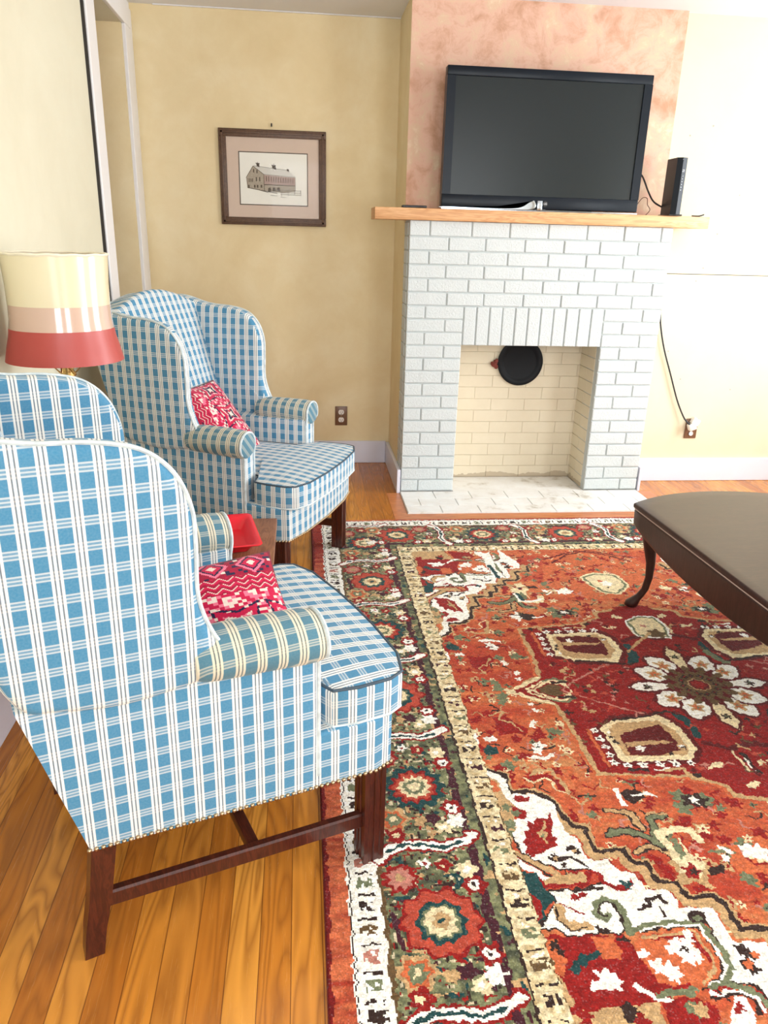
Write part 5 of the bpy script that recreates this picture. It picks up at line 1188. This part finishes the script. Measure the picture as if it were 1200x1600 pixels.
MB().lathe([(.0, .34), (.012, .34), (.012, .46), (.02, .462), (.02, .475), (.018, .477), (.018, .53), (0, .53)], n=20).build('socket', M['brass'], lp)
MB().tube([(0, -.018, .50), (0, -.05, .495), (0, -.055, .48)], .003, 8).tube([(.03, -.03, .47), (.0, -.01, .50)], .004, 8).build('switch', M['brass'], lp)
hpm = MB(); hpm.tube([(.02, 0, .47), (.05, 0, .50), (.06, 0, .58), (.05, 0, .68), (.0, 0, .76), (-.05, 0, .68), (-.06, 0, .58), (-.05, 0, .50), (-.02, 0, .47)], .002, 6)
for a in (0, 2.1, 4.2): hpm.tube([(0, 0, .765), (.135*math.cos(a), .135*math.sin(a), .785)], .0015, 6)
hpm.build('harp', M['brass'], lp)
MB().lathe([(.0, .53), (.012, .53), (.03, .58), (.032, .61), (.02, .64), (0, .648)], n=24).build('bulb', plain('frosted_bulb', (.8, .8, .78), .3), lp)
# shade z from .495 to .795 above table
def shade(name, prof, mat): 
    q = prof+[(r-.0025, z) for r, z in prof[::-1]]; return MB().lathe(q, n=72, closed=True).build(name, mat, lp, True, 60)
sh = shade('lamp_shade', [(.1345, .664), (.135, .72), (.139, .796)], M['cream_shade'])
shade('taupe_band', [(.139, .600), (.1355, .625), (.1345, .6639)], M['taupe_shade']); shade('red_band', [(.159, .510), (.158, .514), (.150, .550), (.143, .575), (.139, .5999)], M['red_shade'])
MB().tube([(.1385*math.cos(2*PI*k/64), .1385*math.sin(2*PI*k/64), .797+.001*math.sin(k*1.3)) for k in range(64)], .004, 6, closed=True).build('shade_binding', M['shade_trim'], lp)
for o_ in list(lp.children):
    if o_.name.split('.')[0] != 'lamp_base': o_.location.z += .08
# ---------------------------------------------------------------- drop-leaf coffee table
ct = empty('coffee_table', (1.11, -1.935, 0), math.radians(2.1)); tag(ct, 'dark mahogany oval drop-leaf coffee table with cabriole legs on the rug', 'coffee table')
ZT = .435; HX = .38; HY = .655; TT = .020
AX = .66
def oy(x): return HY*math.sqrt(max(0, 1-(x/AX)**2))
top = [(x, -oy(x)) for x in np.linspace(-HX, HX, 25)]+[(x, oy(x)) for x in np.linspace(HX, -HX, 25)]
# densify straight sides
yy_ = oy(HX); top = top[:25]+[(HX, -yy_+2*yy_*k/20) for k in range(1, 20)]+top[25:]+[(-HX, yy_-2*yy_*k/20) for k in range(1, 20)]
v, f = slab([(a, b) for a, b in top], TT, .006, lambda a, b, c: (a, b, ZT-TT+c), seg=3)
MB().raw(v, f).build('table_top', M['tabletop'], ct, True, 50)
for s in (-1, 1):
    ys = np.linspace(-yy_+.002, yy_-.002, 41); LH = .118
    prof = [(y, 0.0) for y in ys]+[(y, .052+(LH-.052)*math.sqrt(max(0, 1-(y/yy_)**2))**1.3) for y in ys[::-1]]
    v, f = slab([(a, b) for a, b in prof], .016, .004, lambda a, b, c, s=s: (s*(HX-.004-c-b*.06), a, ZT-.026-b), seg=2)
    MB().raw(v, f).build('drop_leaf', M['tabletop'], ct, True, 50)
    MB().tube([(s*(HX-.006), -yy_+.004, ZT-.0225), (s*(HX-.006), yy_-.004, ZT-.0225)], .0028, 6).build('hinge_highlight', plain('painted_edge_highlight', (.55, .46, .42), .3) if s < 0 else bpy.data.materials['painted_edge_highlight'], ct)  # pale line along the leaf joint: reflected light put into the colour
MB().box((-.315, -.50, ZT-.10), (.315, .50, ZT-TT), bev=.004).build('apron', M['tabletop'], ct, True)
for sx in (-1, 1):
    for sy in (-1, 1):
        d = Vector((sx*.78, sy*.62, 0)).normalized(); b0 = Vector((sx*.30, sy*.475, 0))
        pr_ = [(ZT-TT, .0, .030, 0), (ZT-.06, .004, .032, 0), (ZT-.10, .016, .033, 0), (ZT-.135, .022, .030, 0), (ZT-.18, .016, .024, 0), (ZT-.24, .006, .0175, 0), (ZT-.30, .004, .0145, 0), (ZT-.35, .012, .014, 0), (.055, .026, .0155, 0), (.034, .042, .020, 0), (.02, .052, .026, 0), (.006, .056, .026, 0), (0, .056, .020, 0)]
        rings = []
        for z, off, r, _ in pr_:
            c_ = b0+d*off; fl_ = 1.0 if z > .03 else .8
            rings.append([Vector((c_.x+r*math.cos(2*PI*k/16), c_.y+r*math.sin(2*PI*k/16), z*.999+.010)) for k in range(16)])
        MB().loft(rings).build('leg', M['tabletop'], ct, True, 60)
